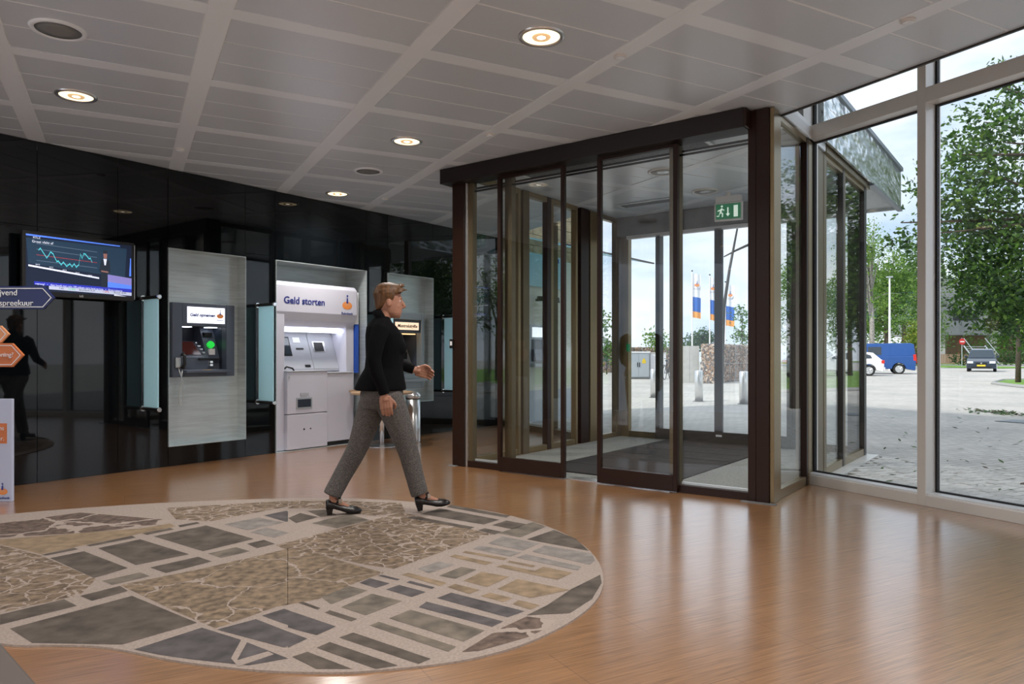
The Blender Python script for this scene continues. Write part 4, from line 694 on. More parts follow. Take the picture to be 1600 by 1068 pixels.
# shoes: court shoes with a strap and block heel
def shoe(o, pitch, y, name='shoe'):
    """o: heel point on the ground line, pitch: toe-up angle"""
    ca, sa = math.cos(pitch), math.sin(pitch)
    def T(x, yy, z): return (o[0]+x*ca-z*sa, y+yy, o[1]+x*sa+z*ca)
    m = MB(); rows = [(.0, .052, .105, .026), (.02, .050, .112, .033), (.06, .045, .098, .035), (.10, .030, .074, .033), (.15, .010, .056, .038), (.19, .003, .050, .042), (.225, .003, .042, .038), (.25, .005, .030, .024), (.262, .010, .020, .010)]
    rs = []
    for x, z0, z1, hw in rows:
        rs.append([T(x, -hw, z0), T(x, hw, z0), T(x, hw*1.04, z0+(z1-z0)*.45), T(x, hw*.72, z1), T(x, -hw*.72, z1), T(x, -hw*1.04, z0+(z1-z0)*.45)])
    m.rings(rs); sh = m.build(name, 'shoe', wm, smooth=True)
    hm = MB(); hm.rings([[T(-.002, -.024, .06), T(.052, -.028, .055), T(.052, .028, .055), T(-.002, .024, .06)], [T(.008, -.017, .0), T(.042, -.019, .0), T(.042, .019, .0), T(.008, .017, .0)]]); hm.build('heel', 'shoe', sh)
    st = MB(); st.tube([T(.075, -.037, .085), T(.095, -.033, .108), T(.105, 0, .122), T(.095, .033, .108), T(.075, .037, .085)], .009, 8, flat=1).build('strap', 'shoe', sh, smooth=True)
    bk = MB(); a, b2 = T(.094, -.040, .094), T(.112, -.036, .116); bk.box(a[0]-.004, b2[0]+.004, a[1]-.004, a[1]+.002, a[2]-.006, b2[2]+.002); bk.build('buckle', 'chrome', sh)
    return sh
shoe((-.415, CZ+.001), R(1), .055); shoe((.245, .018), R(9), -.055)
# ================================================================ OUTDOORS
G = -.03                                      # level of the paving
def leafcloud(blobs, n, size, mats, rng, droop=0.0):
    """n leaves spread over ellipsoid blobs (centre, radii, weight); each leaf is a folded four-sided blade"""
    m = MB(); tot = sum(b[2] for b in blobs)
    for c, r, wt in blobs:
        cnt = int(n*wt/tot); cl = []
        for _ in range(max(1, cnt//9)):           # leaves sit in sprays round twig ends
            while True:
                p = Vector((rng.uniform(-1, 1), rng.uniform(-1, 1), rng.uniform(-1, 1)))
                if .08 < p.length_squared < 1: break
            cl.append(Vector((c[0]+p.x*r[0], c[1]+p.y*r[1], c[2]+p.z*r[2])))
        for i in range(cnt):
            q = cl[i % len(cl)]+Vector((rng.gauss(0, 1), rng.gauss(0, 1), rng.gauss(0, .6)))*size*1.1
            d = Vector((rng.gauss(0, 1), rng.gauss(0, 1), rng.gauss(0, .7)-droop)).normalized(); s = d.cross(Vector((rng.gauss(0, 1), rng.gauss(0, 1), rng.gauss(0, 1)))).normalized()
            L = size*rng.uniform(.7, 1.3); W = L*.24
            m.mi(rng.randrange(len(mats))).add([q-d*L*.5, q-s*W+d*L*.02, q+d*L*.5, q+s*W+d*L*.02], [(0, 1, 2, 3)])
    return m
def tree(name, label, base, trunk, blobs, n, size, mats, bark='bark', group=None, seed=1, limbs=10, droop=0.0):
    """trunk=(height, radius); blobs relative to the base point"""
    rng = random.Random(seed); t = thing(name, label, 'tree' if 'shrub' not in name else 'shrub', base, 0, group)
    m = MB(); h, r = trunk
    m.tube([(0, 0, -.05), (.03*h*.1, 0, h*.35), (-.02*h*.2, .01*h, h*.7), (0, 0, h)], [r, r*.85, r*.6, r*.25], 8)
    m.build('trunk', bark, t, smooth=True)
    for i in range(limbs):
        c, rr, _ = blobs[i % len(blobs)]
        e = Vector(c)+Vector((rng.uniform(-.7, .7)*rr[0], rng.uniform(-.7, .7)*rr[1], rng.uniform(-.3, .8)*rr[2])); z0 = min(h*rng.uniform(.35, .95), e.z*.9)
        s = Vector((0, 0, z0)); mid = s.lerp(e, .5)+Vector((0, 0, (e-s).length*.10))
        MB().tube([s, mid, e], [r*.38, r*.22, r*.06], 6).build('limb', bark, t, smooth=True)
    f = leafcloud(blobs, n, size, mats, rng, droop).build('foliage', mats, t); f['kind'] = 'stuff'
    return t
# near tree whose branches fill the right-hand window
B = lambda px, py, Y, r, wt=1: (at_px(px, py, Y)-Vector((11.2, 13.2, 0)), (r, r*.9, r*.8), wt)
tree('broadleaf_tree', 'big leafy tree filling the right-hand window, with narrow drooping leaves', (11.2, 13.2, G), (6.2, .16),
     [B(1575, 130, 12.6, .55, .35), B(1530, 215, 12.4, .8, .8), B(1600, 220, 12.8, 1.0, 1.3), B(1500, 285, 12.2, .75, .9), B(1570, 320, 12.6, 1.1, 2.0), B(1520, 390, 12.4, .85, 1.5), B(1590, 420, 12.8, 1.0, 2.2), B(1545, 465, 12.4, .75, 1.2), B(1600, 490, 12.6, .6, .8), B(1425, 360, 12.0, .5, .22), B(1680, 330, 13, 1.4, 1.7), B(1760, 260, 13.4, 1.5, 1.3), B(1780, 400, 13.4, 1.4, 1.6)],
     17000, .105, ['leaf_0', 'leaf_1', 'leaf_0', 'leaf_4', 'leaf_4', 'leaf_0', 'leaf_4', 'leaf_1', 'leaf_0', 'leaf_4', 'leaf_2'], seed=3, limbs=26, droop=.4)
# trees on the lawn to the right; the vestibule glass mirrors them
lawn = tag(MB().prism([(19.2, 27.6), (20.2, 30.5), (23, 34), (44, 42), (52, 30), (44, 12), (26, 9.5), (18.2, 14.5), (17.2, 18)], G-.02, G+.06).build('lawn', 'grass'), 'mown lawn island with kerb at the right edge of the car park', None, None, 'structure')
kb = [(19.2, 27.6), (20.2, 30.5), (23, 34), (44, 42)]; kb2 = [(17.2, 18), (19.2, 27.6)]; kb3 = [(26, 9.5), (18.2, 14.5), (17.2, 18)]
for line in (kb, kb2, kb3): MB().tube([(x, y, G+.03) for x, y in line], .09, 6).build('kerb', 'kerb', lawn)
RT = [((21.6, 31.0), 5.5, .11, 'young tree on the lawn island at the right picture edge', 2), ((20.5, 20.5), 5.2, .14, 'leafy lawn tree mirrored in the vestibule side glass, nearest one', 4), ((25.5, 25.0), 6.0, .16, 'leafy lawn tree behind the nearest one, mirrored in the vestibule glass', 5), ((24, 15), 5.5, .18, 'leafy tree at the near end of the lawn, outside the frame', 6), ((31, 32), 7, .18, 'tall tree at the far side of the lawn island', 8), ((33, 21), 7, .2, 'broad tree at the right end of the lawn', 9)]
for (x, y), h, r, lb, sd_ in RT:
    rng = random.Random(sd_); bl = [((rng.uniform(-1.2, 1.2), rng.uniform(-1.2, 1.2), h*rng.uniform(.42, .95)), (rng.uniform(1.2, 1.9),)*3, 1) for _ in range(9)]
    tree('lawn_tree', lb, (x, y, G+.06), (h*.8, r), bl, 2600, .17, ['leaf_1', 'leaf_0', 'leaf_2', 'leaf_4'], group='trees on the lawn island', seed=sd_, limbs=12)
# background trees beyond the car park
def crown(seed, rx, ry, z0, z1, k):
    rng = random.Random(seed); return [((rng.uniform(-1, 1)*rx, rng.uniform(-1, 1)*ry, rng.uniform(z0, z1)), (rng.uniform(.35, .6)*rx+.6, rng.uniform(.35, .6)*rx+.6, rng.uniform(.18, .3)*(z1-z0)+.4), 1) for _ in range(k)]
def px_base(px, Y): return (((px-800)/F_PX*Y), Y, G)
tree('birch_tree', 'thin pale-trunked tree with loose crown above the white car', px_base(1362, 62), (10.5, .24), crown(11, 1.9, 1.5, 5.0, 11.2, 16), 4600, .22, ['leaf_1', 'leaf_2'], 'birch', seed=11, limbs=22)
for i, (px, Y, h, rx, lb) in enumerate([(1335, 112, 14, 4, 'dark green tree hidden partly by the vestibule glass edge'), (1385, 78, 11, 3.0, 'mid green tree behind the blue van, left of the mullion'), (1412, 95, 16.0, 3.6, 'tallest bright green tree just left of the window mullion'), (1442, 106, 16.5, 3.4, 'tall green tree behind the window mullion'), (1580, 100, 9, 5, 'low green tree beyond the dark car at the right'), (1275, 90, 13, 5, 'green tree seen only through the vestibule side glass'), (1775, 84, 10, 4.5, 'green tree beyond the car park outside the right edge')]):
    tree('background_tree', lb, px_base(px, Y), (h*.75, .3), crown(20+i, rx*.8, 2.5, h*.2, h*.9, 12), 6500, .36, [['leaf_1', 'leaf_0'], ['leaf_1', 'leaf_2', 'leaf_0']][i % 2], group='trees beyond the car park', seed=20+i, limbs=10)
tree('small_tree', 'small yellow-green tree beside the mullion, right of the blue van', px_base(1430, 76), (3.5, .07), [((0, 0, 3.0), (.95, .95, .9), 1), ((0, 0, 4.1), (.65, .65, .8), .7)], 1300, .26, ['leaf_3', 'leaf_2'], seed=40, limbs=5)
tree('round_tree', 'round dark tree above the gabion wall behind the flagpoles', px_base(1098, 78), (2.4, .15), [((-.6, 0, 2.6), (1.5, 1.2, 1.0), 1), ((.9, 0, 2.5), (1.2, 1.2, .9), 1), ((0, 0, 3.3), (1.0, 1, .7), .6)], 1900, .30, ['leaf_0', 'leaf_4'], seed=41, limbs=5)
tree('round_tree', 'low distant tree left of the flagpoles above the concrete wall', px_base(1072, 95), (2, .15), [((0, 0, 2.2), (2.2, 1.2, .8), 1)], 900, .34, ['leaf_4', 'leaf_0'], seed=42, limbs=3)
tree('sapling', 'slender young tree right of the street lamp above the gabion wall', px_base(1160, 44), (3.6, .05), [((0, 0, 3.0), (.5, .5, .9), 1), ((.15, 0, 2.1), (.6, .5, .5), .7), ((-.1, 0, 3.9), (.25, .25, .4), .3)], 420, .22, ['leaf_0', 'leaf_1'], seed=43, limbs=8)
tree('sapling', 'young tree behind the grey utility cabinet', px_base(1026, 48), (2.6, .05), [((0, 0, 2.2), (.7, .6, .7), 1)], 330, .24, ['leaf_1', 'leaf_2'], seed=44, limbs=6)
tree('shrub', 'shrub left of the utility cabinet seen through the vestibule', px_base(948, 46), (1.6, .05), [((0, 0, 1.5), (.8, .6, .9), 1), ((-.2, 0, 3.1), (.4, .4, .9), .5)], 600, .26, ['leaf_1', 'leaf_0'], seed=45, limbs=6)
for i, (px, Y, w_) in enumerate([(1568, 84, 5.5), (1395, 84, 4.5)]):
    hd_ = leafcloud([((w_*.8*(k-2)/2, 0, .8), (w_*.28, .8, .9), 1) for k in range(5)], 1700, .3, ['leaf_0', 'leaf_4'], random.Random(60+i)).build('hedge', ['leaf_0', 'leaf_4'], None, px_base(px, Y)); tag(hd_, ('clipped hedge beyond the dark car' if i == 0 else 'dark hedge behind the blue van'), 'hedge')
# far verge and road
tag(MB().box(38, 62, 92, 112, G-.02, G+.05).box(66, 110, 92, 104, G-.02, G+.05).build('verge', 'grass'), 'green verge beyond the car park', None, None, 'structure')
tag(MB().prism([(42.5, 64), (50, 68), (47, 80), (40, 78)], G-.02, G+.08).build('verge_corner', 'grass'), 'grass corner left of the dark car', None, None, 'structure')
tag(MB().box(28, 130, 80, 90, G-.02, G+.012).build('road', 'asphalt'), 'road beyond the car park', None, None, 'structure')
# far grey building on columns
t = thing('office_building', 'grey box building raised on concrete columns beyond the trees', 'building', (82, 112, G))
box('upper_box', 'building_grey', (-17, 22, 0, 14, 4.3, 13), t)
for i in range(5): box('column', 'concrete', (-15.6+8*i, -14.6+8*i, 1, 2, 0, 4.3), t)
box('ground_floor', 'timber', (-14, 20, 6, 12, 0, 4.3), t)
for i in range(6): box('window_band', 'car_glass', (-14+6*i, -10+6*i, -.03, 0, 6.5, 8), t)
# timber fence and steel stair in front of it
t = thing('timber_fence', 'low brown timber fence under the raised building', 'fence', px_base(1500, 92), 0)
for i in range(24): box('board', 'timber', (-3.4+.3*i, -3.16+.3*i, 0, .05, .1, 1.3), t)
t = thing('outdoor_stair', 'grey steel stair behind the roof of the dark car', 'stair', px_base(1545, 88))
for i in range(9): box('step', 'cabinet_grey', (-1.3, 1.3, .3*i, .3*i+.3, .2+.25*i, .26+.25*i), t)
for s in (-1.35, 1.3): MB().tube([(s, 0, 1.1), (s, 2.7, 3.3)], .04, 6).build('handrail', 'cabinet_grey', t); MB().tube([(s, 0, .1), (s, 2.7, 2.35)], .07, 6).build('stringer', 'cabinet_grey', t)
# street furniture
t = thing('lamp_post', 'tall white lamp post behind the blue van', 'lamp post', px_base(1390, 58))
MB().tube([(0, 0, 0), (0, 0, 7.4)], [.10, .06], 10).build('pole', 'white', t); box('lamp_head', 'cabinet_grey', (-.22, .22, -.16, .16, 7.38, 7.48), t, bevel=.03); box('service_door', 'cabinet_grey', (-.11, .11, -.12, -.09, .4, 1.0), t)
t = thing('no_entry_sign', 'round red no-entry sign on a thin post', 'traffic sign', px_base(1503, 70), 0)
MB().cyl((0, 0, 0), (0, 0, 2.85), .035, 8).build('post', 'cabinet_grey', t); MB().cyl((0, -.06, 2.5), (0, -.04, 2.5), .30, 24).build('disc', 'red', t); box('bar', 'white', (-.2, .2, -.065, -.06, 2.45, 2.55), t)
for i, (px, top, lb) in enumerate([(1081.5, 424, 'leftmost white flag with emblem, blue field and orange hem'), (1109, 430, 'middle white flag with emblem, beside the door stile'), (1133.5, 441, 'rightmost white flag with emblem, right of the door stile')]):
    Y = 50+i*1.6; zt = EYE+(HOR-top)*Y/F_PX
    t = thing('flagpole', 'white pole carrying the '+lb.split(' flag')[0]+' flag', 'flagpole', px_base(px, Y), 0, 'row of three flagpoles')
    MB().tube([(0, 0, 0), (0, 0, zt-G)], [.055, .03], 10).build('pole', 'white', t); MB().ball((0, 0, zt-G+.04), .06).build('finial', 'black', t)
    fl_ = thing('flag', lb, 'flag', px_base(px, Y), 0, 'three hanging flags')
    z1, z0 = zt-G-.12, zt-G-3.15; wd = (.56, .40, .60)[i]
    def strip(name, mm, a, b):
        rs = []
        for k in range(9):
            x = .045+wd*k/8; yy = .05*math.sin(k*1.1+i); sl = -.10*k/8
            rs.append((x, yy, sl))
        m = MB(); vs = [(x, y, z1+(z0-z1)*a+sl) for x, y, sl in rs]+[(x, y+.03, z1+(z0-z1)*b+sl) for x, y, sl in rs]; vs += [(x, y+.008, z) for x, y, z in vs]
        for k in range(8): m.add([vs[k], vs[k+1], vs[k+10], vs[k+9]], [(0, 1, 2, 3)]); m.add([vs[k+18], vs[k+19], vs[k+28], vs[k+27]], [(3, 2, 1, 0)])
        return m.build(name, mm, fl_)
    strip('white_field', 'flag_white', 0, .53); strip('blue_field', 'flag_blue', .53, .86); strip('orange_hem', 'flag_orange', .86, 1)
    logo(fl_, (wd*.55, -.09, z1-.75), .40, 'y'); text('Rabobank', .11, 'ink', fl_, (wd*.55, -.10, z1-1.08), FRONTROT)
t = thing('street_lamp', 'dark leaning lamp mast crossed by a curved arm above the flags', 'street lamp', px_base(1126, 24))
a = lambda px, py: at_px(px, py, 24)-Vector(px_base(1126, 24))
MB().tube([(0, 0, 0), a(1131, 480), a(1140, 420), a(1152, 357)], [.08, .055, .045, .03], 10).build('mast', 'dark_frame', t, smooth=True); MB().tube([a(1131, 401), a(1150, 391), a(1170, 382), a(1200, 374)], [.02, .035, .045, .05], 10).build('curved_arm', 'dark_frame', t, smooth=True)
for px, py, h, lb in ((1022, 621, .82, 'steel bollard left of the middle door stile'), (1092, 627, .82, 'middle steel bollard in front of the gabion wall'), (1162, 631, .82, 'rightmost steel bollard near the right door post')):
    b = floor_px(px, py, G); t = thing('bollard', lb, 'bollard', b, 0, 'steel bollards in front of the entrance')
    MB().lathe([(.105, 0), (.105, h-.02), (.09, h)], seg=20).build('post', 'silver', t, smooth=True); MB().lathe([(.15, 0), (.15, .012)], seg=20).build('foot_ring', 'concrete_dark', t)
# gabion walls: stone filled wire baskets
def gabion(label, p0, p1, h, thick, n, seed):
    rng = random.Random(seed); d = Vector((p1[0]-p0[0], p1[1]-p0[1], 0)); L = d.length; rz = math.atan2(d.y, d.x)
    t = thing('gabion_wall', label, 'wall', (p0[0], p0[1], G), rz, 'stone filled gabion walls')
    box('core', 'stone_3', (.08, L-.08, .08, thick-.08, 0, h-.06), t)
    m = MB()
    for i in range(n):
        f = rng.random(); s = rng.uniform(.045, .10)
        if f < .62: c = (rng.uniform(0.05, L-.05), .07, rng.uniform(.04, h-.04))
        elif f < .74: c = (.07, rng.uniform(.05, thick-.05), rng.uniform(.04, h-.04))
        else: c = (rng.uniform(.05, L-.05), rng.uniform(.05, thick-.05), h-.06)
        q = Quaternion((rng.gauss(0, 1), rng.gauss(0, 1), rng.gauss(0, 1), rng.gauss(0, 1))).normalized()
        vs = [Vector(c)+q @ Vector((x*s*rng.uniform(.6, 1), y*s*.7*rng.uniform(.6, 1), z*s*.6*rng.uniform(.6, 1))) for x in (-1, 1) for y in (-1, 1) for z in (-1, 1)]
        m.mi(rng.randrange(4)).add(vs, [(0, 1, 3, 2), (4, 6, 7, 5), (0, 4, 5, 1), (2, 3, 7, 6), (0, 2, 6, 4), (1, 5, 7, 3)])
    m.build('stones', ['stone_0', 'stone_1', 'stone_2', 'stone_3'], t)['kind'] = 'stuff'
    w_ = MB(); k = max(1, int(L))
    for i in range(k+1): w_.box(L*i/k-.01, L*i/k+.01, -.02, 0, 0, h)
    for z in (0, h*.5, h): w_.box(0, L, -.02, 0, z-.01, z+.01)
    w_.build('wire_cage', 'wire', t); return t
gabion('near gabion wall of brown stones behind the right bollards', (8.75, 31.0), (12.4, 37.0), 1.68, .70, 6500, 1)
gabion('far low gabion wall behind the grey utility cabinet', (5.6, 50), (12.5, 51), 1.75, .9, 4000, 2)
t = thing('concrete_wall', 'smooth pale concrete wall block left of the near gabion wall', 'wall', (7.78, 31.8, G), R(3)); 
for i in range(2): box('slab', 'concrete', (-.42+.425*i, -.005+.425*i, 0, .3, 0, 1.62), t)
t = thing('utility_cabinet', 'grey two-door utility cabinet with a yellow warning triangle', 'cabinet', (6.42, 36.8, G), R(4))
box('body', 'cabinet_grey', (-.55, .55, 0, .5, .08, 1.32), t); box('plinth', 'concrete_dark', (-.53, .53, .02, .48, 0, .08), t); box('roof', 'white', (-.58, .58, -.04, .54, 1.32, 1.40), t)
for s in (0, 1): d = box('door', 'cabinet_grey', (-.53+.54*s, -.01+.54*s, -.02, 0, .12, 1.29), t, bevel=.006); box('handle', 'black', (-.08+.10*s, -.05+.10*s, -.045, -.02, .62, .85), d)
MB().prism([(.15, .88), (.38, .88), (.265, 1.08)], -.026, -.022, 'y').build('warning_triangle', 'yellow', t); box('warning_plate', 'yellow', (.17, .36, -.025, -.022, .80, .87), t)
t = thing('white_kiosk', 'white block cabinet joined to the right of the grey utility cabinet', 'cabinet', (7.35, 37.0, G), R(4)); box('body', 'white', (-.30, .5, 0, .5, 0, 1.30), t); box('cap', 'concrete', (-.31, .52, -.02, .52, 1.30, 1.36), t)
t = thing('bicycle', 'parked black bicycle beside the white block cabinet', 'bicycle', (7.75, 36.2, G), R(62))
for x in (-.52, .52):
    wh = MB(); wh.rings([[(x+(.33+.018*math.cos(b))*math.cos(q), .018*math.sin(b), .34+(.33+.018*math.cos(b))*math.sin(q)) for b in [k*math.pi/2 for k in range(4)]] for q in [2*math.pi*k/24 for k in range(25)]], cap=False); wh = wh.build('wheel', 'rubber', t)
MB().tube([(-.52, 0, .34), (-.15, 0, .85)], .015, 6).tube([(-.52, 0, .34), (.0, 0, .30)], .015, 6).tube([(.0, 0, .30), (-.15, 0, .90)], .018, 6).tube([(.0, 0, .30), (.38, 0, .82)], .018, 6).tube([(-.12, 0, .75), (.38, 0, .82)], .018, 6).tube([(.52, 0, .34), (.36, 0, .98)], .017, 6).build('frame', 'black', t)
MB().tube([(.30, -.27, 1.05), (.36, 0, 1.0), (.30, .27, 1.05)], .013, 6).build('handlebar', 'black', t); MB().ball((-.17, 0, .94), (.13, .07, .04)).build('saddle', 'black', t); box('rear_rack', 'black', (-.75, -.2, -.07, .07, .70, .73), t)
# ---------------------------------------------------------------- outside cash machine on the cream wall
t = thing('cash_machine', 'outdoor cash machine on the cream wall seen through the left vestibule glass', 'cash machine', VW(WALL, 5.02), -PHI)
box('fascia', 'light_fascia', (0, .06, -.36, .36, .98, 1.75), t, bevel=.01); box('sign_panel', 'sign_lit', (.06, .066, -.28, .28, 1.52, 1.70), t); box('recess', 'navy_dark', (.061, .064, -.30, .30, 1.08, 1.48), t)
MB().prism([(.06, 1.08), (.16, 1.08), (.10, 1.30), (.06, 1.30)], -.28, .1, 'y').build('console', 'slate', t); box('shelf', 'light_fascia', (.06, .18, -.34, .34, .98, 1.04), t, bevel=.006)
t = thing('wall_lamp', 'grey wall lamp over the outdoor cash machine', 'lamp', VW(WALL, 4.95, 2.2), -PHI); box('arm', 'dark_frame', (0, .18, -.02, .02, -.02, .02), t); MB().prism([(.12, -.02), (.42, -.06), (.40, .04), (.14, .06)], -.16, .16, 'y').build('head', 'dark_frame', t)
t = thing('poster_panel', 'pale blue poster panel with a dark blue block on the cream wall', 'poster', VW(WALL, 5.15, 2.45), -PHI); box('board', 'frosted', (.001, .04, -.75, .75, 0, .60), t); box('blue_block', 'blue', (.04, .044, .05, .40, .10, .44), t); box('blue_header', 'blue', (.04, .044, .12, .5, .49, .57), t)
t = thing('glass_awning', 'pointed pale glass awning projecting from the outside wall', 'awning', VW(WALL, 4.4, 0), -PHI)
MB().add([(0, 0, 3.32), (.86, .2, 3.12), (.90, 3.55, 3.12), (0, 2.95, 3.32), (0, 0, 3.30), (.86, .2, 3.10), (.90, 3.55, 3.10), (0, 2.95, 3.30)], [(0, 1, 2, 3), (7, 6, 5, 4), (0, 4, 5, 1), (1, 5, 6, 2), (2, 6, 7, 3), (3, 7, 4, 0)]).build('sheet', 'frosted', t)
MB().tube([(.86, .2, 3.11), (.90, 3.55, 3.11), (0, 2.95, 3.31)], .018, 6).build('edge_profile', 'dark_frame', t)
# ---------------------------------------------------------------- vehicles
def car(name, label, loc, rz, kind, paint, group='vehicles in the car park'):
    K = {'hatch': dict(L=4.24, W=1.75, wx=(1.33, -1.33), r=.32, low=[(2.12, .30), (2.12, .50), (2.04, .66), (1.75, .76), (1.0, .93), (-1.9, 1.0), (-2.08, .90), (-2.12, .62), (-2.08, .30)], cab=[(1.05, .92), (.30, 1.39), (-.85, 1.43), (-1.55, 1.35), (-1.95, .98)], win=[[(.80, .97), (.22, 1.32), (-.30, 1.355), (-.30, .97)], [(-.37, .97), (-.37, 1.355), (-.95, 1.35), (-1.42, 1.20), (-1.50, 1.02)]]),
         'van': dict(L=4.9, W=1.90, wx=(1.50, -1.50), r=.34, low=[(2.45, .32), (2.45, .62), (2.36, .86), (1.75, 1.10), (-2.43, 1.16), (-2.46, .80), (-2.42, .34)], cab=[(1.80, 1.08), (1.05, 1.86), (.60, 1.96), (-2.15, 1.98), (-2.36, 1.90), (-2.43, 1.14)], win=[[(1.45, 1.15), (.98, 1.72), (.35, 1.76), (.35, 1.15)], [(.28, 1.22), (.28, 1.74), (-.50, 1.74), (-.50, 1.22)]]),
         'mpv': dict(L=4.4, W=1.82, wx=(1.36, -1.36), r=.32, low=[(2.2, .28), (2.2, .56), (2.10, .74), (1.40, .98), (-2.08, 1.02), (-2.2, .80), (-2.16, .30)], cab=[(1.45, .97), (.50, 1.60), (.1, 1.67), (-1.45, 1.66), (-1.92, 1.52), (-2.12, 1.0)], win=[[(1.02, 1.04), (.45, 1.50), (-.25, 1.56), (-.25, 1.04)], [(-.32, 1.04), (-.32, 1.56), (-1.45, 1.54), (-1.85, 1.10)]])}[kind]
    t = thing(name, label, 'van' if kind == 'van' else 'car', loc, rz, group); W, r = K['W'], K['r']; hw = W/2
    bot = .22; pts = []
    xs, xe = K['low'][-1][0], K['low'][0][0]
    pts.append((xs, bot))
    for wx in sorted(K['wx']): pts += [(wx-(r+.05)*math.cos(q), .32+(r+.05)*math.sin(q)) for q in [math.pi*k/8 for k in range(9)] if .32+(r+.05)*math.sin(q) > bot]
    pts.append((xe, bot)); pts += K['low']
    MB().prism(pts, -hw, hw, 'y').build('body', paint, t, bevel=.05, seg=3)
    zb = K['cab'][0][1]; zt = max(q[1] for q in K['cab']); tp = .20 if kind != 'van' else .13
    half = lambda q, e=0: hw-.05-tp*(q[1]-zb)/(zt-zb)+e
    MB().prism(K['cab'], 0, 0, 'y', half=half).build('cabin', paint, t, bevel=.04, seg=3)
    for s in (-1, 1):
        for wn in K['win']:
            m = MB(); f = [(x, s*half((x, z), .004), z) for x, z in wn]; bk_ = [(x, s*half((x, z), -.01), z) for x, z in wn]; k = len(f)
            m.add(f+bk_, [tuple(range(k)), tuple(range(2*k-1, k-1, -1))]+[(i, (i+1) % k, k+(i+1) % k, k+i) for i in range(k)]); m.build('side_window', 'screen_dark', t)
    c = K['cab']
    def screen(nm, a, b, y=.86):
        d = Vector((b[0]-a[0], 0, b[1]-a[1])); nrm = Vector((d.z, 0, -d.x)).normalized(); nrm = nrm if (nrm.x > 0) == (a[0] > 0) else -nrm
        p0, p1 = Vector((a[0], 0, a[1]))+d*.10, Vector((a[0], 0, a[1]))+d*.90; w0, w1 = half((0, p0.z))*y, half((0, p1.z))*y; o = nrm*.012
        MB().add([p0+o-Vector((0, w0, 0)), p0+o+Vector((0, w0, 0)), p1+o+Vector((0, w1, 0)), p1+o-Vector((0, w1, 0))], [(0, 1, 2, 3)]).build(nm, 'screen_dark', t)
    screen('windscreen', c[0], c[1]); screen('rear_window', c[-1], c[-2])
    for wx in K['wx']:
        for s in (-1, 1):
            w_ = MB().cyl((wx, s*(hw-.20), .32), (wx, s*(hw-.005), .32), r, 24).build('wheel', 'rubber', t); m = MB().cyl((wx, s*(hw-.02), .32), (wx, s*(hw+.004), .32), r*.66, 20)
            m.build('rim', 'silver', w_)
            sp = MB()
            for k in range(5): q = 2*math.pi*k/5; sp.tube([(wx+.06*math.cos(q), s*(hw+.006), .32+.06*math.sin(q)), (wx+r*.6*math.cos(q), s*(hw+.006), .32+r*.6*math.sin(q))], .03, 6)
            sp.build('spokes', 'chrome', w_)
    fx, rx = K['low'][0][0], K['low'][-2][0]; zl = .60 if kind != 'van' else .78
    for s in (-1, 1):
        box('headlamp', 'headlamp', (fx-.22, fx+.012, s*(hw-.42), s*(hw-.05), zl, zl+.16), t, bevel=.03)
        box('tail_lamp', 'tail_red', (rx-.015, rx+.16, s*(hw-.24), s*(hw+.004), zl+.12 if kind != 'van' else .85, zl+.32 if kind != 'van' else 1.25), t, bevel=.02)
        box('mirror', paint, (c[0][0]-.42, c[0][0]-.28, s*(hw-.02), s*(hw+.16), zb+.05, zb+.20), t, bevel=.03)
    box('front_plate', 'yellow', (fx, fx+.022, -.26, .26, .40, .51), t); box('rear_plate', 'yellow', (rx-.03, rx-.005, -.26, .26, .58, .69), t); box('grille', 'black', (fx-.05, fx+.010, -.35, .35, .56, .66), t); box('lower_grille', 'black', (fx-.05, fx+.012, -.6, .6, .27, .37), t)
    MB().cyl((fx+.008, 0, .62), (fx+.02, 0, .62), .06, 12).build('badge', 'chrome', t); box('rear_bumper', paint if kind != 'van' else 'paint_silver', (rx-.06, rx+.2, -hw+.04, hw-.04, .30, .52), t, bevel=.04)
    return t
HDG = R(158); hv = Vector((math.cos(HDG), math.sin(HDG), 0))
pr = Vector((21.75, 42.6, G)); car('parked_car', 'white hatchback parked beside the blue van', pr+hv*2.12, HDG, 'hatch', 'paint_white')
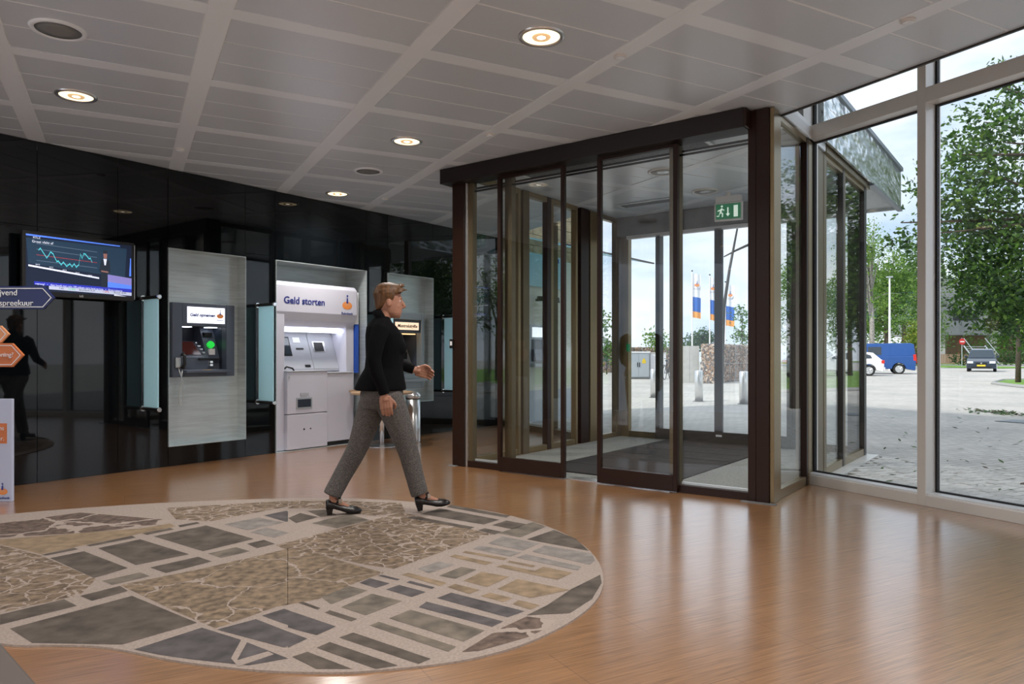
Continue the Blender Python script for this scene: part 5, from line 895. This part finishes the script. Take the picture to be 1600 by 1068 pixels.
pr = Vector((25.95, 46.9, G)); car('delivery_van', 'blue panel van parked behind the white hatchback', pr+hv*2.45, HDG, 'van', 'paint_blue')
hm_ = Vector((-.56, -.83, 0)).normalized(); car('moving_car', 'dark blue people carrier driving towards the building', Vector((33.85, 52.4, G))-hm_*2.2, math.atan2(hm_.y, hm_.x), 'mpv', 'paint_navy')
car('parked_car', 'small red car far behind the yellow-green tree', (43.2, 78, G+.02), R(150), 'hatch', 'paint_red')
car('parked_car', 'dark car far behind, beside the small red car', (37.5, 82, G+.02), R(150), 'hatch', 'paint_navy')
car('parked_car', 'silver car parked by the lawn, mirrored in the vestibule glass', (29.5, 28.5, G+.06), R(60), 'hatch', 'paint_silver'); car('parked_car', 'blue car parked by the lawn, mirrored in the vestibule glass', (33.0, 25.5, G+.06), R(60), 'mpv', 'paint_blue')
# ---------------------------------------------------------------- leaf litter and drain
rng = random.Random(5); m = MB(); hc = floor_px(1560, 645, G)
def litter(x, y, s):
    q = rng.uniform(0, 6.28); d = Vector((math.cos(q), math.sin(q), rng.uniform(-.2, .5)))*s; e = Vector((-math.sin(q), math.cos(q), rng.uniform(-.1, .3)))*s*.4; p = Vector((x, y, G+.012+rng.uniform(0, .02)))
    m.mi(rng.randrange(3)).add([p-d, p-e, p+d, p+e], [(0, 1, 2, 3)])
for i in range(190): litter(hc.x+rng.gauss(0, .22), hc.y+rng.gauss(0, .42), rng.uniform(.04, .09))
for i in range(110):
    P = floor_px(rng.uniform(1345, 1600), rng.uniform(640, 770), G); litter(P.x, P.y, rng.uniform(.02, .06))
tag(m.build('fallen_leaves', ['leaf_4', 'leaf_0', 'bark']), 'green and brown fallen leaves strewn over the paving', 'leaves', None, 'stuff')
t = thing('drain_grate', 'iron drain grate in the paving beside the leaf heap', 'drain', floor_px(1596, 659, G), THETA); box('frame', 'concrete_dark', (-.3, .3, -.3, .3, 0, .008), t)
for i in range(7): box('bar', 'cabinet_grey', (-.26+.08*i, -.22+.08*i, -.26, .26, .008, .016), t)
